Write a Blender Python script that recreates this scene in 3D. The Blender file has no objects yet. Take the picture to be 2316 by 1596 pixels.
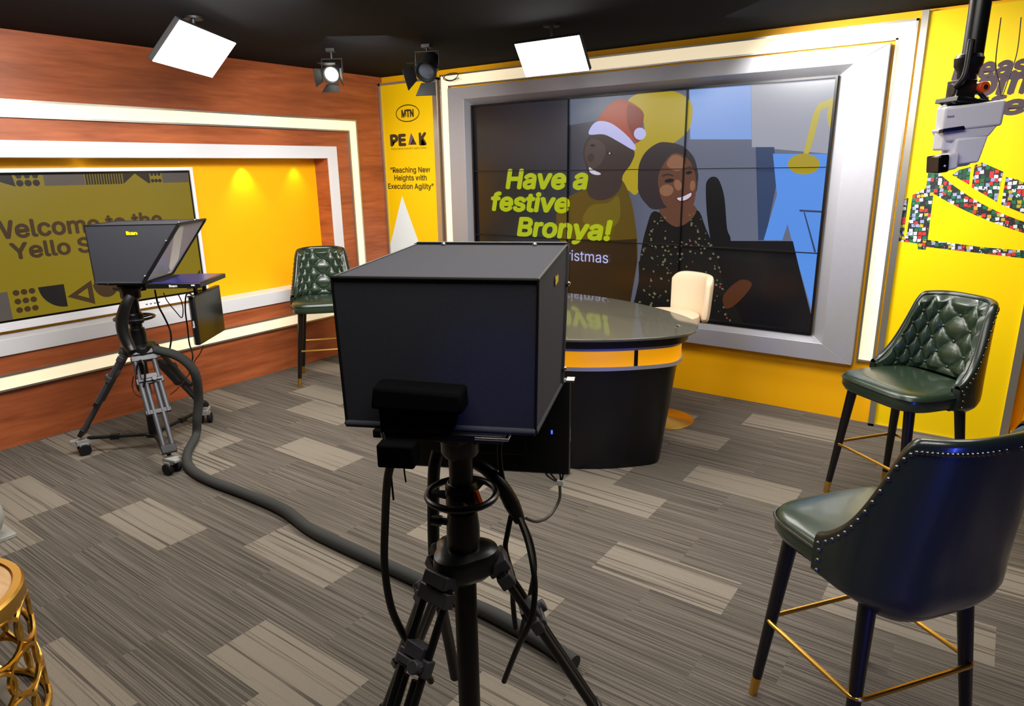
import bpy, bmesh, math, random
from math import sin, cos, pi, radians, sqrt, atan2
from mathutils import Vector, Matrix

# ------------------------------------------------------------------ camera, world, lights, exposure
SC = bpy.context.scene
COL = SC.collection
FPX, IW, IH = 1530.0, 2316.0, 1596.0
EYE = Vector((0.0, 0.0, 1.65))
CR = Vector((0.8117, 0.5839, -0.0145)).normalized()       # camera right
CD = Vector((0.1430, -0.2223, -0.9644)).normalized()      # camera down
CF = CR.cross(CD).normalized()                            # camera forward
CD = CF.cross(CR).normalized()
cam_d = bpy.data.cameras.new('camera'); cam = bpy.data.objects.new('camera', cam_d); COL.objects.link(cam)
cam_d.sensor_width = 36.0; cam_d.lens = 36.0 * FPX / IW; cam_d.clip_start = 0.02; cam_d.clip_end = 60
cam.matrix_world = Matrix(((CR.x, -CD.x, -CF.x, EYE.x), (CR.y, -CD.y, -CF.y, EYE.y), (CR.z, -CD.z, -CF.z, EYE.z), (0, 0, 0, 1)))
SC.camera = cam
SC.view_settings.view_transform = 'Standard'; SC.view_settings.look = 'None'
SC.view_settings.exposure = 0.0; SC.view_settings.gamma = 1.0; SC.view_settings.use_curve_mapping = False
W = bpy.data.worlds.new('world'); SC.world = W; W.use_nodes = True
W.node_tree.nodes['Background'].inputs[0].default_value = (0.8, 0.85, 1.0, 1); W.node_tree.nodes['Background'].inputs[1].default_value = 0.02

def area(name, loc, tgt, sx, sy, power, color=(1, 0.95, 0.88), spread=180):
    l = bpy.data.lights.new(name, 'AREA'); l.shape = 'RECTANGLE'; l.size = sx; l.size_y = sy; l.energy = power; l.color = color
    l.spread = radians(spread)
    o = bpy.data.objects.new(name, l); COL.objects.link(o); o.location = loc
    o.rotation_euler = (Vector(tgt) - Vector(loc)).to_track_quat('-Z', 'Y').to_euler()
    return o
def spot(name, loc, tgt, power, angle, color=(1, 0.93, 0.82), blend=0.6, r=0.03):
    l = bpy.data.lights.new(name, 'SPOT'); l.energy = power; l.spot_size = radians(angle); l.spot_blend = blend; l.color = color; l.shadow_soft_size = r
    o = bpy.data.objects.new(name, l); COL.objects.link(o); o.location = loc
    o.rotation_euler = (Vector(tgt) - Vector(loc)).to_track_quat('-Z', 'Y').to_euler()
    return o
area('studio_light', (-2.2, 2.9, 2.43), (-2.2, 2.9, 0), 1.6, 1.0, 52)
area('studio_light', (-3.3, 1.2, 2.43), (-3.5, 1.4, 0), 1.0, 1.0, 34)
area('studio_light', (-0.4, 3.0, 2.43), (-0.5, 3.3, 0), 1.2, 0.9, 46)
area('studio_light', (-0.6, 1.0, 2.43), (-0.8, 1.4, 0), 1.4, 0.8, 34)
area('unseen_wall_fill', (-2.9, 1.9, 2.42), (-4.88, 2.4, 1.3), 0.9, 0.4, 46, (1, 0.97, 0.93), 130)  # added fill with no visible fixture, brightens the wooden wall
area('unseen_wall_fill', (-3.5, 3.2, 2.42), (-4.55, 4.7, 1.5), 0.4, 0.4, 17, (1, 0.97, 0.93), 120)  # another added fill without a fixture, brightens the corner banner
area('corner_light', (-1.3, 3.95, 2.42), (-0.62, 4.66, 1.7), 0.6, 0.25, 26, (1, 0.98, 0.95), 110)
spot('wash_light_blue', (0.55, -0.75, 1.5), (-0.72, 0.95, 1.27), 34, 9, (0.05, 0.09, 1.0), 0.9, 0.06)
area('wash_light_blue', (1.3, -0.1, 0.7), (-0.05, 1.8, 0.7), 0.05, 0.9, 2.4, (0.05, 0.09, 1.0), 40)
for yy, e in ((3.30, 9.0), (3.80, 3.5), (2.1, 2.0)):
    spot('niche_downlight', (-4.985, yy, 1.745), (-5.05, yy + 0.0, 1.0), e, 80, (1, 0.9, 0.7), 0.9, 0.012)

# ------------------------------------------------------------------ helpers
def ray(px, py): return CR * (px - IW / 2) + CD * (py - IH / 2) + CF * FPX
def on(px, py, axis, val):                     # the point of a real plane x/y/z = val seen at a picture position (used to measure)
    r = ray(px, py); t = (val - EYE[axis]) / r[axis]; return EYE + r * t
def on_plane(px, py, p0, n):
    r = ray(px, py); n = Vector(n); return EYE + r * ((Vector(p0) - EYE).dot(n) / r.dot(n))

def lin(c): return c / 12.92 if c <= 0.04045 else ((c + 0.055) / 1.055) ** 2.4
def rgb(r, g, b): return (lin(r / 255), lin(g / 255), lin(b / 255), 1)
MATS = {}
def mat(name, color, rough=0.5, metal=0.0, spec=0.5, coat=0.0, emit=None, estr=0.0, bump=None, var=None):
    if name in MATS: return MATS[name]
    m = bpy.data.materials.new(name); m.use_nodes = True; nt = m.node_tree; b = nt.nodes['Principled BSDF']
    b.inputs['Base Color'].default_value = color; b.inputs['Roughness'].default_value = rough; b.inputs['Metallic'].default_value = metal
    b.inputs['Specular IOR Level'].default_value = spec; b.inputs['Coat Weight'].default_value = coat; b.inputs['Coat Roughness'].default_value = 0.1
    if emit: b.inputs['Emission Color'].default_value = emit; b.inputs['Emission Strength'].default_value = estr
    tc = nt.nodes.new('ShaderNodeTexCoord')
    if var:                                    # fine colour variation of the surface
        n = nt.nodes.new('ShaderNodeTexNoise'); n.inputs['Scale'].default_value = var[0]; n.inputs['Detail'].default_value = 3
        mx = nt.nodes.new('ShaderNodeMixRGB'); mx.inputs[1].default_value = color
        mx.inputs[2].default_value = tuple(min(1, c * var[1]) for c in color[:3]) + (1,)
        nt.links.new(tc.outputs['Object'], n.inputs['Vector']); nt.links.new(n.outputs['Fac'], mx.inputs[0]); nt.links.new(mx.outputs[0], b.inputs['Base Color'])
    if bump:
        n = nt.nodes.new('ShaderNodeTexNoise'); n.inputs['Scale'].default_value = bump[0]; n.inputs['Detail'].default_value = 4
        bp = nt.nodes.new('ShaderNodeBump'); bp.inputs['Strength'].default_value = bump[1]; bp.inputs['Distance'].default_value = 0.002
        nt.links.new(tc.outputs['Object'], n.inputs['Vector']); nt.links.new(n.outputs['Fac'], bp.inputs['Height']); nt.links.new(bp.outputs[0], b.inputs['Normal'])
    MATS[name] = m
    return m
def screen_mat(name, r, g, b, k=1.0, rough=0.24, gloss=0.5):       # a lit picture area behind the screen's satin glass
    return mat(name, (0.004, 0.004, 0.005, 1), rough, 0, 0.7, emit=rgb(r, g, b), estr=k)

class MB:                                      # collects shapes into one mesh
    def __init__(s): s.bm = bmesh.new(); s.M = Matrix()
    def _v(s, p): return s.bm.verts.new(s.M @ Vector(p))
    def _f(s, vs, mi=0):
        try: f = s.bm.faces.new(vs); f.material_index = mi; return f
        except ValueError: return None
    def box(s, c, d, rz=0, mi=0, R=None):
        c = Vector(c); R = R or Matrix.Rotation(rz, 3, 'Z'); hx, hy, hz = d[0] / 2, d[1] / 2, d[2] / 2
        v = [s._v(c + R @ Vector((x * hx, y * hy, z * hz))) for x in (-1, 1) for y in (-1, 1) for z in (-1, 1)]
        for q in ((0, 1, 3, 2), (4, 6, 7, 5), (0, 4, 5, 1), (2, 3, 7, 6), (0, 2, 6, 4), (1, 5, 7, 3)): s._f([v[i] for i in q], mi)
        return s
    def hexa(s, b4, t4, mi=0):                 # solid from a bottom and a top quad
        b = [s._v(p) for p in b4]; t = [s._v(p) for p in t4]
        s._f(b[::-1], mi); s._f(t, mi)
        for i in range(4): s._f([b[i], b[(i + 1) % 4], t[(i + 1) % 4], t[i]], mi)
        return s
    def poly(s, pts, mi=0): s._f([s._v(p) for p in pts], mi); return s
    def prism(s, loop0, loop1, mi=0, caps=True):
        a = [s._v(p) for p in loop0]; b = [s._v(p) for p in loop1]; n = len(a)
        for i in range(n): s._f([a[i], a[(i + 1) % n], b[(i + 1) % n], b[i]], mi)
        if caps: s._f(a[::-1], mi); s._f(b, mi)
        return s
    def tube(s, pts, r, n=10, closed=False, mi=0, smooth=0, caps=True):
        pts = [Vector(p) for p in pts]
        if smooth: pts, r = catmull(pts, smooth, closed, r)
        m = len(pts); rr = r if isinstance(r, (list, tuple)) else [r] * m
        rings = []; up = None
        for i, p in enumerate(pts):
            a = pts[i - 1] if (i or closed) else p; b = pts[(i + 1) % m] if (i < m - 1 or closed) else p
            t = (b - a).normalized() if (b - a).length > 1e-9 else Vector((0, 0, 1))
            if up is None:
                up = Vector((0, 0, 1)) if abs(t.z) < 0.9 else Vector((1, 0, 0))
            x = t.cross(up)
            if x.length < 1e-6: x = t.orthogonal()
            x.normalize(); up = x.cross(t).normalized()
            rings.append([s._v(p + (x * cos(2 * pi * k / n) + up * sin(2 * pi * k / n)) * rr[i]) for k in range(n)])
        for i in range(m if closed else m - 1):
            A, B = rings[i], rings[(i + 1) % m]
            off = 0
            if closed and i == m - 1:
                off = min(range(n), key=lambda o: (A[0].co - B[o].co).length)
            for k in range(n): s._f([A[k], A[(k + 1) % n], B[(k + 1 + off) % n], B[(k + off) % n]], mi)
        if caps and not closed: s._f(rings[0][::-1], mi); s._f(rings[-1], mi)
        return s
    def cyl(s, p0, p1, r0, r1=None, n=16, mi=0): return s.tube([p0, p1], [r0, r0 if r1 is None else r1], n, mi=mi)
    def lathe(s, prof, c=(0, 0, 0), n=32, mi=0, R=None):
        c = Vector(c); R = R or Matrix.Identity(3); rings = []
        for r, z in prof:
            rings.append([s._v(c + R @ Vector((r * cos(2 * pi * k / n), r * sin(2 * pi * k / n), z))) for k in range(n)] if r > 1e-6 else [s._v(c + R @ Vector((0, 0, z)))])
        for A, B in zip(rings, rings[1:]):
            for k in range(n):
                if len(A) == 1 and len(B) == 1: continue
                if len(A) == 1: s._f([A[0], B[(k + 1) % n], B[k]], mi)
                elif len(B) == 1: s._f([A[k], A[(k + 1) % n], B[0]], mi)
                else: s._f([A[k], A[(k + 1) % n], B[(k + 1) % n], B[k]], mi)
        if len(rings[0]) > 1: s._f(rings[0][::-1], mi)
        if len(rings[-1]) > 1: s._f(rings[-1], mi)
        return s
    def ball(s, c, r, n=12, mi=0, sz=1.0):
        return s.lathe([(r * sin(pi * i / 8), -r * sz * cos(pi * i / 8)) for i in range(9)], c, n, mi)
    def torus(s, c, R, r, n=40, m=10, mi=0):
        c = Vector(c); return s.tube([c + Vector((R * cos(2 * pi * k / n), R * sin(2 * pi * k / n), 0)) for k in range(n)], r, m, True, mi)
    def grid(s, f, nu, nv, mi=0, wrap=False):
        V = [[s._v(f(i / nu, j / nv)) for j in range(nv + 1)] for i in range(nu if wrap else nu + 1)]
        for i in range(nu):
            for j in range(nv): s._f([V[i][j], V[(i + 1) % len(V)][j], V[(i + 1) % len(V)][j + 1], V[i][j + 1]], mi)
        return V
    def build(s, name, mats, parent=None, bevel=0, seg=2, smooth=35, merge=False, subsurf=0):
        if merge: bmesh.ops.remove_doubles(s.bm, verts=s.bm.verts, dist=1e-5)
        bmesh.ops.recalc_face_normals(s.bm, faces=s.bm.faces)
        me = bpy.data.meshes.new(name); s.bm.to_mesh(me); s.bm.free()
        for m in (mats if isinstance(mats, (list, tuple)) else [mats]): me.materials.append(m)
        if smooth:
            me.polygons.foreach_set('use_smooth', [True] * len(me.polygons)); me.set_sharp_from_angle(angle=radians(smooth))
        o = bpy.data.objects.new(name, me); COL.objects.link(o)
        if parent is not None: o.parent = parent
        if bevel:
            b = o.modifiers.new('bevel', 'BEVEL'); b.width = bevel; b.segments = seg; b.limit_method = 'ANGLE'; b.angle_limit = radians(40); b.harden_normals = False
        if subsurf:
            b = o.modifiers.new('sub', 'SUBSURF'); b.levels = subsurf; b.render_levels = subsurf
        return o
def catmull(pts, k, closed, r=None):
    n = len(pts); out = []; ro = []; isr = isinstance(r, (list, tuple))
    for i in range(n if closed else n - 1):
        g = (lambda j: j % n) if closed else (lambda j: max(0, min(n - 1, j)))
        a, b, c, d = (pts[g(i + q)] for q in (-1, 0, 1, 2))
        for q in range(k):
            t = q / k
            out.append(0.5 * ((2 * b) + (c - a) * t + (2 * a - 5 * b + 4 * c - d) * t * t + (3 * b - a - 3 * c + d) * t ** 3))
            if isr: ro.append(r[g(i)] * (1 - t) + r[g(i + 1)] * t)
    if not closed:
        out.append(pts[-1])
        if isr: ro.append(r[-1])
    return out, (ro if isr else r)

def tag(o, label=None, cat=None, group=None, kind=None):
    if label: o['label'] = label
    if cat: o['category'] = cat
    if group: o['group'] = group
    if kind: o['kind'] = kind
    return o
def thing(name, label, cat, loc=(0, 0, 0), rz=0, group=None):
    o = bpy.data.objects.new(name, None); o.empty_display_size = 0.1; COL.objects.link(o); o.location = loc; o.rotation_euler = (0, 0, rz)
    return tag(o, label, cat, group)
def struct(name, mb, mats, label=None, **k): return tag(mb.build(name, mats, **k), label, kind='structure')
def copy_thing(root, loc, rz, label):
    r = root.copy(); COL.objects.link(r); r.location = loc; r.rotation_euler = (0, 0, rz); r['label'] = label
    for ch in list(root.children):
        c = ch.copy(); COL.objects.link(c); c.parent = r
        for g in list(ch.children):
            d = g.copy(); COL.objects.link(d); d.parent = c
    return r

# wall frames: a wall point is (u along the wall, z height, d out of the wall into the room)
XL, YB = -4.88, 4.74
def FL(u, z, d=0.0): return Vector((XL + d, u, z))
def FB(u, z, d=0.0): return Vector((u, YB - d, z))
FLM = Matrix(((0, 0, 1), (1, 0, 0), (0, 1, 0)))            # text axes on the left wall
FBM = Matrix(((1, 0, 0), (0, 0, -1), (0, 1, 0)))           # text axes on the back wall
def slab(mb, F, u0, u1, z0, z1, d0, d1, mi=0):
    q = lambda d: [F(u0, z0, d), F(u1, z0, d), F(u1, z1, d), F(u0, z1, d)]
    return mb.hexa(q(d0), q(d1), mi)
def ring(mb, F, u0, u1, z0, z1, w, d0, d1, mi=0, wd=None):     # rectangular frame, outer size given
    I = [(u0 + w, z0 + w), (u1 - w, z0 + w), (u1 - w, z1 - w), (u0 + w, z1 - w)]; O = [(u0, z0), (u1, z0), (u1, z1), (u0, z1)]
    for i in range(4):
        j = (i + 1) % 4
        mb.hexa([F(*O[i], d0), F(*O[j], d0), F(*I[j], d0), F(*I[i], d0)], [F(*O[i], d1), F(*O[j], d1), F(*I[j], d1), F(*I[i], d1)], mi)
    return mb
import os
try: SANS = bpy.data.fonts.load(os.path.join(bpy.utils.system_resource('DATAFILES', path='fonts'), 'Inter.woff2'))   # Blender's own interface font
except Exception: SANS = None
def text(s, m, F, FM, d, u, z, w=None, h=None, size=1.0, bold=0.0, shear=0.0, parent=None, name='lettering', label=None, depth=0.0006, align='LEFT', M=None):
    cu = bpy.data.curves.new('t', 'FONT'); cu.body = s; cu.size = size; cu.shear = shear; cu.extrude = 0; cu.resolution_u = 4
    if SANS: cu.font = SANS
    ob = bpy.data.objects.new('t', cu); COL.objects.link(ob)
    bpy.context.view_layer.update()
    me = bpy.data.meshes.new_from_object(ob.evaluated_get(bpy.context.evaluated_depsgraph_get())); me.name = name
    bpy.data.objects.remove(ob); bpy.data.curves.remove(cu)
    if bold:                                            # a heavier weight: the same outlines spread a little in every direction
        bm = bmesh.new()
        for k in range(13):
            q = 0 if k == 0 else bold * (1 if k % 2 else .6)
            n0 = len(bm.verts); bm.from_mesh(me); bm.verts.ensure_lookup_table()
            for v in bm.verts[n0:]: v.co += Vector((q * cos(pi * k / 6), q * sin(pi * k / 6), k * .00002))
        bm.to_mesh(me); bm.free()
    xs = [v.co.x for v in me.vertices]; ys = [v.co.y for v in me.vertices]
    x0, x1, y0, y1 = min(xs), max(xs), min(ys), max(ys)
    sx = (w / (x1 - x0)) if w else 1; sy = (h / max(y1 - 0, 1e-6)) if h else sx
    if h and not w: sx = sy
    ax = x0 if align == 'LEFT' else (x0 + x1) / 2 if align == 'CENTER' else x1
    o3 = F(u, z, d) if M is None else None
    for v in me.vertices:
        p = Vector(((v.co.x - ax) * sx, v.co.y * sy, v.co.z))
        v.co = (o3 + FM @ p) if M is None else (M @ p)
    me.materials.clear(); me.materials.append(m)
    o = bpy.data.objects.new(name, me); COL.objects.link(o)
    if parent is not None: o.parent = parent
    if label: o['label'] = label
    return o

# ------------------------------------------------------------------ materials
def nodes(name):
    m = bpy.data.materials.new(name); m.use_nodes = True; nt = m.node_tree
    return m, nt, nt.nodes['Principled BSDF'], (lambda t, **k: _n(nt, t, k)), nt.links.new
def _n(nt, t, k):
    n = nt.nodes.new('ShaderNode' + t)
    for a, v in k.items(): setattr(n, a, v)
    return n
def carpet_mat():
    m, nt, b, N, L = nodes('carpet_planks')
    b.inputs['Roughness'].default_value = 0.95; b.inputs['Specular IOR Level'].default_value = 0.1
    g = N('NewGeometry'); sep = N('SeparateXYZ'); L(g.outputs['Position'], sep.inputs[0])
    def M(op, a, c=None, d=None):
        n = N('Math', operation=op)
        for i, q in enumerate((a, c, d)):
            if q is None: continue
            if isinstance(q, (int, float)): n.inputs[i].default_value = q
            else: L(q, n.inputs[i])
        return n.outputs[0]
    X, Y = sep.outputs[0], sep.outputs[1]
    row = M('FLOOR', M('DIVIDE', M('ADD', Y, 10.0), 0.25))
    off = M('MULTIPLY', M('MODULO', row, 4.0), 0.27)
    colx = M('FLOOR', M('DIVIDE', M('ADD', M('ADD', X, 20.0), off), 0.56))
    cmb = N('CombineXYZ'); L(row, cmb.inputs[0]); L(colx, cmb.inputs[1])
    wn = N('TexWhiteNoise'); L(cmb.outputs[0], wn.inputs['Vector'])
    rnd = wn.outputs['Value']
    light = M('MULTIPLY', M('LESS_THAN', M('MODULO', M('ADD', M('MULTIPLY', row, 2.0), colx), 4.0), 0.5), M('GREATER_THAN', rnd, 0.05))
    def stripes(freq, stretch, seedmul):
        c = N('CombineXYZ'); L(M('MULTIPLY', X, stretch), c.inputs[0]); L(M('MULTIPLY', Y, freq), c.inputs[1]); L(M('MULTIPLY', rnd, seedmul), c.inputs[2])
        n = N('TexNoise'); n.inputs['Scale'].default_value = 1.0; n.inputs['Detail'].default_value = 2.0; L(c.outputs[0], n.inputs['Vector']); return n.outputs['Fac']
    fine = stripes(170, 1.5, 37.0); broad = stripes(44, 0.0, 91.0); grain = stripes(520, 260.0, 5.0)
    r1 = N('ValToRGB'); r1.color_ramp.elements[0].position = 0.36; r1.color_ramp.elements[1].position = 0.64
    r1.color_ramp.elements[0].color = rgb(78, 73, 67); r1.color_ramp.elements[1].color = rgb(118, 111, 102); L(fine, r1.inputs[0])
    r2 = N('ValToRGB'); r2.color_ramp.elements[0].position = 0.40; r2.color_ramp.elements[1].position = 0.47
    r2.color_ramp.elements[0].color = rgb(86, 80, 73); r2.color_ramp.elements[1].color = rgb(138, 130, 118)
    L(M('ADD', M('MULTIPLY', broad, 0.6), M('MULTIPLY', fine, 0.4)), r2.inputs[0])
    mx = N('MixRGB'); L(light, mx.inputs[0]); L(r1.outputs[0], mx.inputs[1]); L(r2.outputs[0], mx.inputs[2])
    mg = N('MixRGB', blend_type='MULTIPLY'); mg.inputs[0].default_value = 0.35
    rg = N('ValToRGB'); rg.color_ramp.elements[0].color = (0.55, 0.55, 0.55, 1); rg.color_ramp.elements[1].color = (1, 1, 1, 1); rg.color_ramp.elements[0].position = 0.3; rg.color_ramp.elements[1].position = 0.6
    L(grain, rg.inputs[0]); L(mx.outputs[0], mg.inputs[1]); L(rg.outputs[0], mg.inputs[2])
    L(mg.outputs[0], b.inputs['Base Color'])
    bp = N('Bump'); bp.inputs['Strength'].default_value = 0.25; bp.inputs['Distance'].default_value = 0.002; L(fine, bp.inputs['Height']); L(bp.outputs[0], b.inputs['Normal'])
    return m
def wood_mat(name, c1, c2, c3, axis_scale, rough=0.42):
    m, nt, b, N, L = nodes(name)
    b.inputs['Roughness'].default_value = rough; b.inputs['Specular IOR Level'].default_value = 0.35
    tc = N('NewGeometry'); mp = N('Mapping'); mp.inputs['Scale'].default_value = axis_scale; L(tc.outputs['Position'], mp.inputs[0])
    n1 = N('TexNoise'); n1.inputs['Scale'].default_value = 1.0; n1.inputs['Detail'].default_value = 6; n1.inputs['Distortion'].default_value = 1.2; L(mp.outputs[0], n1.inputs['Vector'])
    mp2 = N('Mapping'); mp2.inputs['Scale'].default_value = tuple(a * 5 for a in axis_scale); L(tc.outputs['Position'], mp2.inputs[0])
    n2 = N('TexNoise'); n2.inputs['Scale'].default_value = 1.0; n2.inputs['Detail'].default_value = 4; L(mp2.outputs[0], n2.inputs['Vector'])
    r = N('ValToRGB'); e = r.color_ramp.elements; e[0].position = 0.3; e[0].color = c1; e[1].position = 0.7; e[1].color = c3
    q = e.new(0.5); q.color = c2
    mx = N('MixRGB'); mx.inputs[0].default_value = 0.35; L(n1.outputs['Fac'], mx.inputs[1]); L(n2.outputs['Fac'], mx.inputs[2]); L(mx.outputs[0], r.inputs[0])
    L(r.outputs[0], b.inputs['Base Color'])
    return m
M_CARPET = carpet_mat()
M_WOOD = wood_mat('cherry_veneer', rgb(128, 64, 34), rgb(166, 88, 50), rgb(190, 106, 62), (1.0, 0.9, 9.0))
M_TABLEWOOD = wood_mat('pale_table_wood', rgb(196, 150, 100), rgb(222, 182, 134), rgb(236, 204, 160), (3.0, 16.0, 3.0), 0.5)
M_BLACKCEIL = mat('black_ceiling_paint', rgb(26, 27, 32), 0.9, spec=0.1)
M_DARKWALL = mat('dark_grey_paint', rgb(70, 70, 74), 0.9, spec=0.1)
M_YELLOWP = mat('amber_yellow_paint', rgb(250, 180, 0), 0.5, spec=0.3)
M_YELLOWB = mat('bright_yellow_print', rgb(255, 214, 0), 0.45, spec=0.3)
M_YELLOWBL = mat('left_banner_yellow_print', rgb(250, 205, 0), 0.45, spec=0.3)
M_WHITE = mat('white_lacquer', rgb(226, 226, 232), 0.35)
M_SILVER = mat('brushed_silver_paint', rgb(172, 172, 178), 0.42, 0.35, var=(40, 0.92))
M_CHROME = mat('satin_aluminium', rgb(190, 186, 178), 0.3, 0.85)
M_STEEL = mat('bright_steel', rgb(215, 215, 215), 0.18, 1.0)
M_GOLD = mat('polished_gold', rgb(232, 182, 84), 0.3, 1.0)
M_BLACK = mat('matte_black', rgb(14, 14, 15), 0.5, spec=0.35)
M_BLACKG = mat('satin_black_metal', rgb(20, 20, 22), 0.32, spec=0.5)
M_VELVET = mat('black_cloth', rgb(7, 7, 8), 0.95, spec=0.05)
M_DGREY = mat('dark_grey_metal', rgb(72, 72, 78), 0.45, 0.2)
M_GREYP = mat('grey_plastic', rgb(150, 150, 150), 0.45)
M_RUBBER = mat('black_rubber', rgb(18, 18, 18), 0.7, spec=0.3)
M_FABRIC = mat('black_hood_fabric', rgb(58, 59, 66), 0.85, spec=0.25, bump=(700, 0.25))
M_SLEEVE = mat('dark_grey_cable_sleeve', rgb(62, 63, 62), 0.8, spec=0.2, bump=(300, 0.4))
M_CABLE = mat('black_cable', rgb(12, 12, 13), 0.45)
M_CABLEG = mat('grey_cable', rgb(70, 68, 62), 0.5)
M_CABLER = mat('dark_red_cable', rgb(70, 16, 10), 0.5)
M_LEATHER = mat('dark_green_leather', rgb(42, 58, 42), 0.3, spec=0.55, coat=0.25, bump=(260, 0.12), var=(9, 0.8))
M_LEATHERO = mat('dark_green_leather_back', rgb(28, 36, 30), 0.28, spec=0.55, coat=0.25, bump=(260, 0.1))
M_LEGB = mat('black_lacquered_wood', rgb(16, 13, 12), 0.3, spec=0.5)
M_NAIL = mat('pewter_nailhead', rgb(120, 120, 112), 0.25, 1.0)
M_CREAM = mat('cream_leather', rgb(236, 214, 184), 0.5, spec=0.35, bump=(300, 0.1))
M_DESKGLASS = mat('grey_back_painted_glass', rgb(86, 84, 74), 0.06, spec=0.6)
M_DESKBLK = mat('black_desk_laminate', rgb(12, 12, 13), 0.35, spec=0.4)
M_BAND = mat('orange_yellow_desk_panel', rgb(252, 172, 8), 0.35, emit=rgb(252, 165, 4), estr=0.5)  # emission added so the band stays bright under the overhanging top
M_ORANGE = mat('orange_red_plastic', rgb(226, 82, 20), 0.4)
M_TXTB = mat('dark_brown_print', rgb(66, 50, 14), 0.6)
M_TXTP = mat('dark_violet_grey_print', rgb(72, 56, 66), 0.6)
M_PURPLE = mat('purple_print', rgb(112, 82, 108), 0.6)
M_WPRINT = mat('white_print', rgb(232, 244, 246), 0.6)
M_STRIP = mat('warm_strip_diffuser', rgb(240, 225, 190), 0.5, emit=rgb(255, 238, 200), estr=0.62)
M_PANELLIT = mat('lit_panel_face', rgb(240, 240, 235), 0.5, emit=(1, 0.97, 0.93, 1), estr=9.0)
M_LENSLIT = mat('lit_lens', rgb(230, 230, 210), 0.3, emit=(1, 0.93, 0.72, 1), estr=1.3)
M_LENS = mat('dark_glass_lens', rgb(60, 64, 72), 0.1, spec=0.8)
M_WHITEPL = mat('white_camera_plastic', rgb(226, 226, 236), 0.35)
M_BLKGLOSS = mat('gloss_black_plastic', rgb(10, 10, 12), 0.12, spec=0.6)
M_LOGO = mat('yellow_logo_print', rgb(226, 206, 20), 0.5)
M_WLOGO = mat('white_logo_print', rgb(220, 220, 220), 0.5)
M_BLUELED = mat('blue_indicator', rgb(20, 30, 200), 0.4, emit=(0.05, 0.08, 1, 1), estr=3)
M_SCRBLACK = mat('black_screen_glass', (0.003, 0.003, 0.004, 1), 0.14, spec=0.5)
M_BEZEL = mat('black_bezel', rgb(10, 10, 12), 0.3)
def glass_mat(name, tint, alpha, rough=0.02):
    m, nt, b, N, L = nodes(name)
    b.inputs['Base Color'].default_value = tint; b.inputs['Alpha'].default_value = alpha; b.inputs['Roughness'].default_value = rough; b.inputs['Specular IOR Level'].default_value = 0.9
    return m
M_BEAM = glass_mat('beam_splitter_glass', rgb(225, 225, 235), 0.7)  # pale base colour imitates a whitish reflection in the glass
M_CLEAR = glass_mat('clear_acrylic', rgb(200, 205, 200), 0.4, 0.05)
#PART2

# ------------------------------------------------------------------ the setting
XR, YF, ZC = 2.3, -2.2, 2.47
struct('floor', MB().box(((XL - 0.3 + XR) / 2, (YF + YB + 0.3) / 2, -0.05), (XR - XL + 0.3, YB - YF + 0.3, 0.1)), M_CARPET)
struct('ceiling', MB().box(((XL - 0.3 + XR) / 2, (YF + YB + 0.3) / 2, ZC + 0.05), (XR - XL + 0.3, YB - YF + 0.3, 0.1)), M_BLACKCEIL)
HY0, HY1, HZ0, HZ1 = 0.55, 4.03, 0.668, 1.762          # the niche opening in the wooden wall
b = MB()
slab(b, FL, YF, HY0, 0, ZC, -0.25, 0); slab(b, FL, HY1, YB, 0, ZC, -0.25, 0)
slab(b, FL, HY0, HY1, 0, HZ0, -0.25, 0); slab(b, FL, HY0, HY1, HZ1, ZC, -0.25, 0)
struct('wall_left', b, M_WOOD, smooth=0)
struct('wall_niche', slab(MB(), FL, HY0, HY1, HZ0, HZ1, -0.25, -0.17), M_YELLOWP, smooth=0)
struct('trim_1', ring(MB(), FL, HY0 - 0.105, HY1 + 0.105, HZ0 - 0.085, HZ1 + 0.09, 0.1, -0.17, 0.015), M_WHITE, smooth=0, bevel=0.003)
struct('wall_back', slab(MB(), FB, XL, 0.19, 0, ZC, -0.2, 0), M_YELLOWP, smooth=0)
b = MB(); slab(b, FB, 0.19, XR, 0, ZC, -0.2, -0.06); slab(b, FB, 0.19, 0.62, 0, 0.12, -0.06, 0.1); slab(b, FB, 0.235, 0.62, 0.12, ZC, -0.06, 0.0)
struct('wall_side_niche', b, M_YELLOWP, smooth=0)
struct('wall_right', MB().box((XR + 0.05, (YF + YB) / 2, ZC / 2), (0.1, YB - YF, ZC)), M_DARKWALL)
struct('wall_front', MB().box(((XL + XR) / 2, YF - 0.05, ZC / 2), (XR - XL, 0.1, ZC)), M_DARKWALL)

# ------------------------------------------------------------------ light strips on the walls
t = thing('light_strip', 'warm white light strip running as a rectangle round the left niche on the wooden wall', 'light strip', FL(2.5, 0.4))
def under(o, root): o.parent = root; o.matrix_parent_inverse = root.matrix_basis.inverted(); return o
SY0, SY1, SZ0, SZ1 = 0.2, 4.378, 0.366, 2.082
under(ring(MB(), FL, SY0 + 0.012, SY1 - 0.012, SZ0 + 0.012, SZ1 - 0.012, 0.078, 0.002, 0.018).build('diffuser', M_STRIP, smooth=0), t)
b = ring(MB(), FL, SY0, SY1, SZ0, SZ1, 0.012, 0.002, 0.024); ring(b, FL, SY0 + 0.09, SY1 - 0.09, SZ0 + 0.09, SZ1 - 0.09, 0.012, 0.002, 0.024)
under(b.build('edge_profile', M_CHROME, smooth=0), t)

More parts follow.
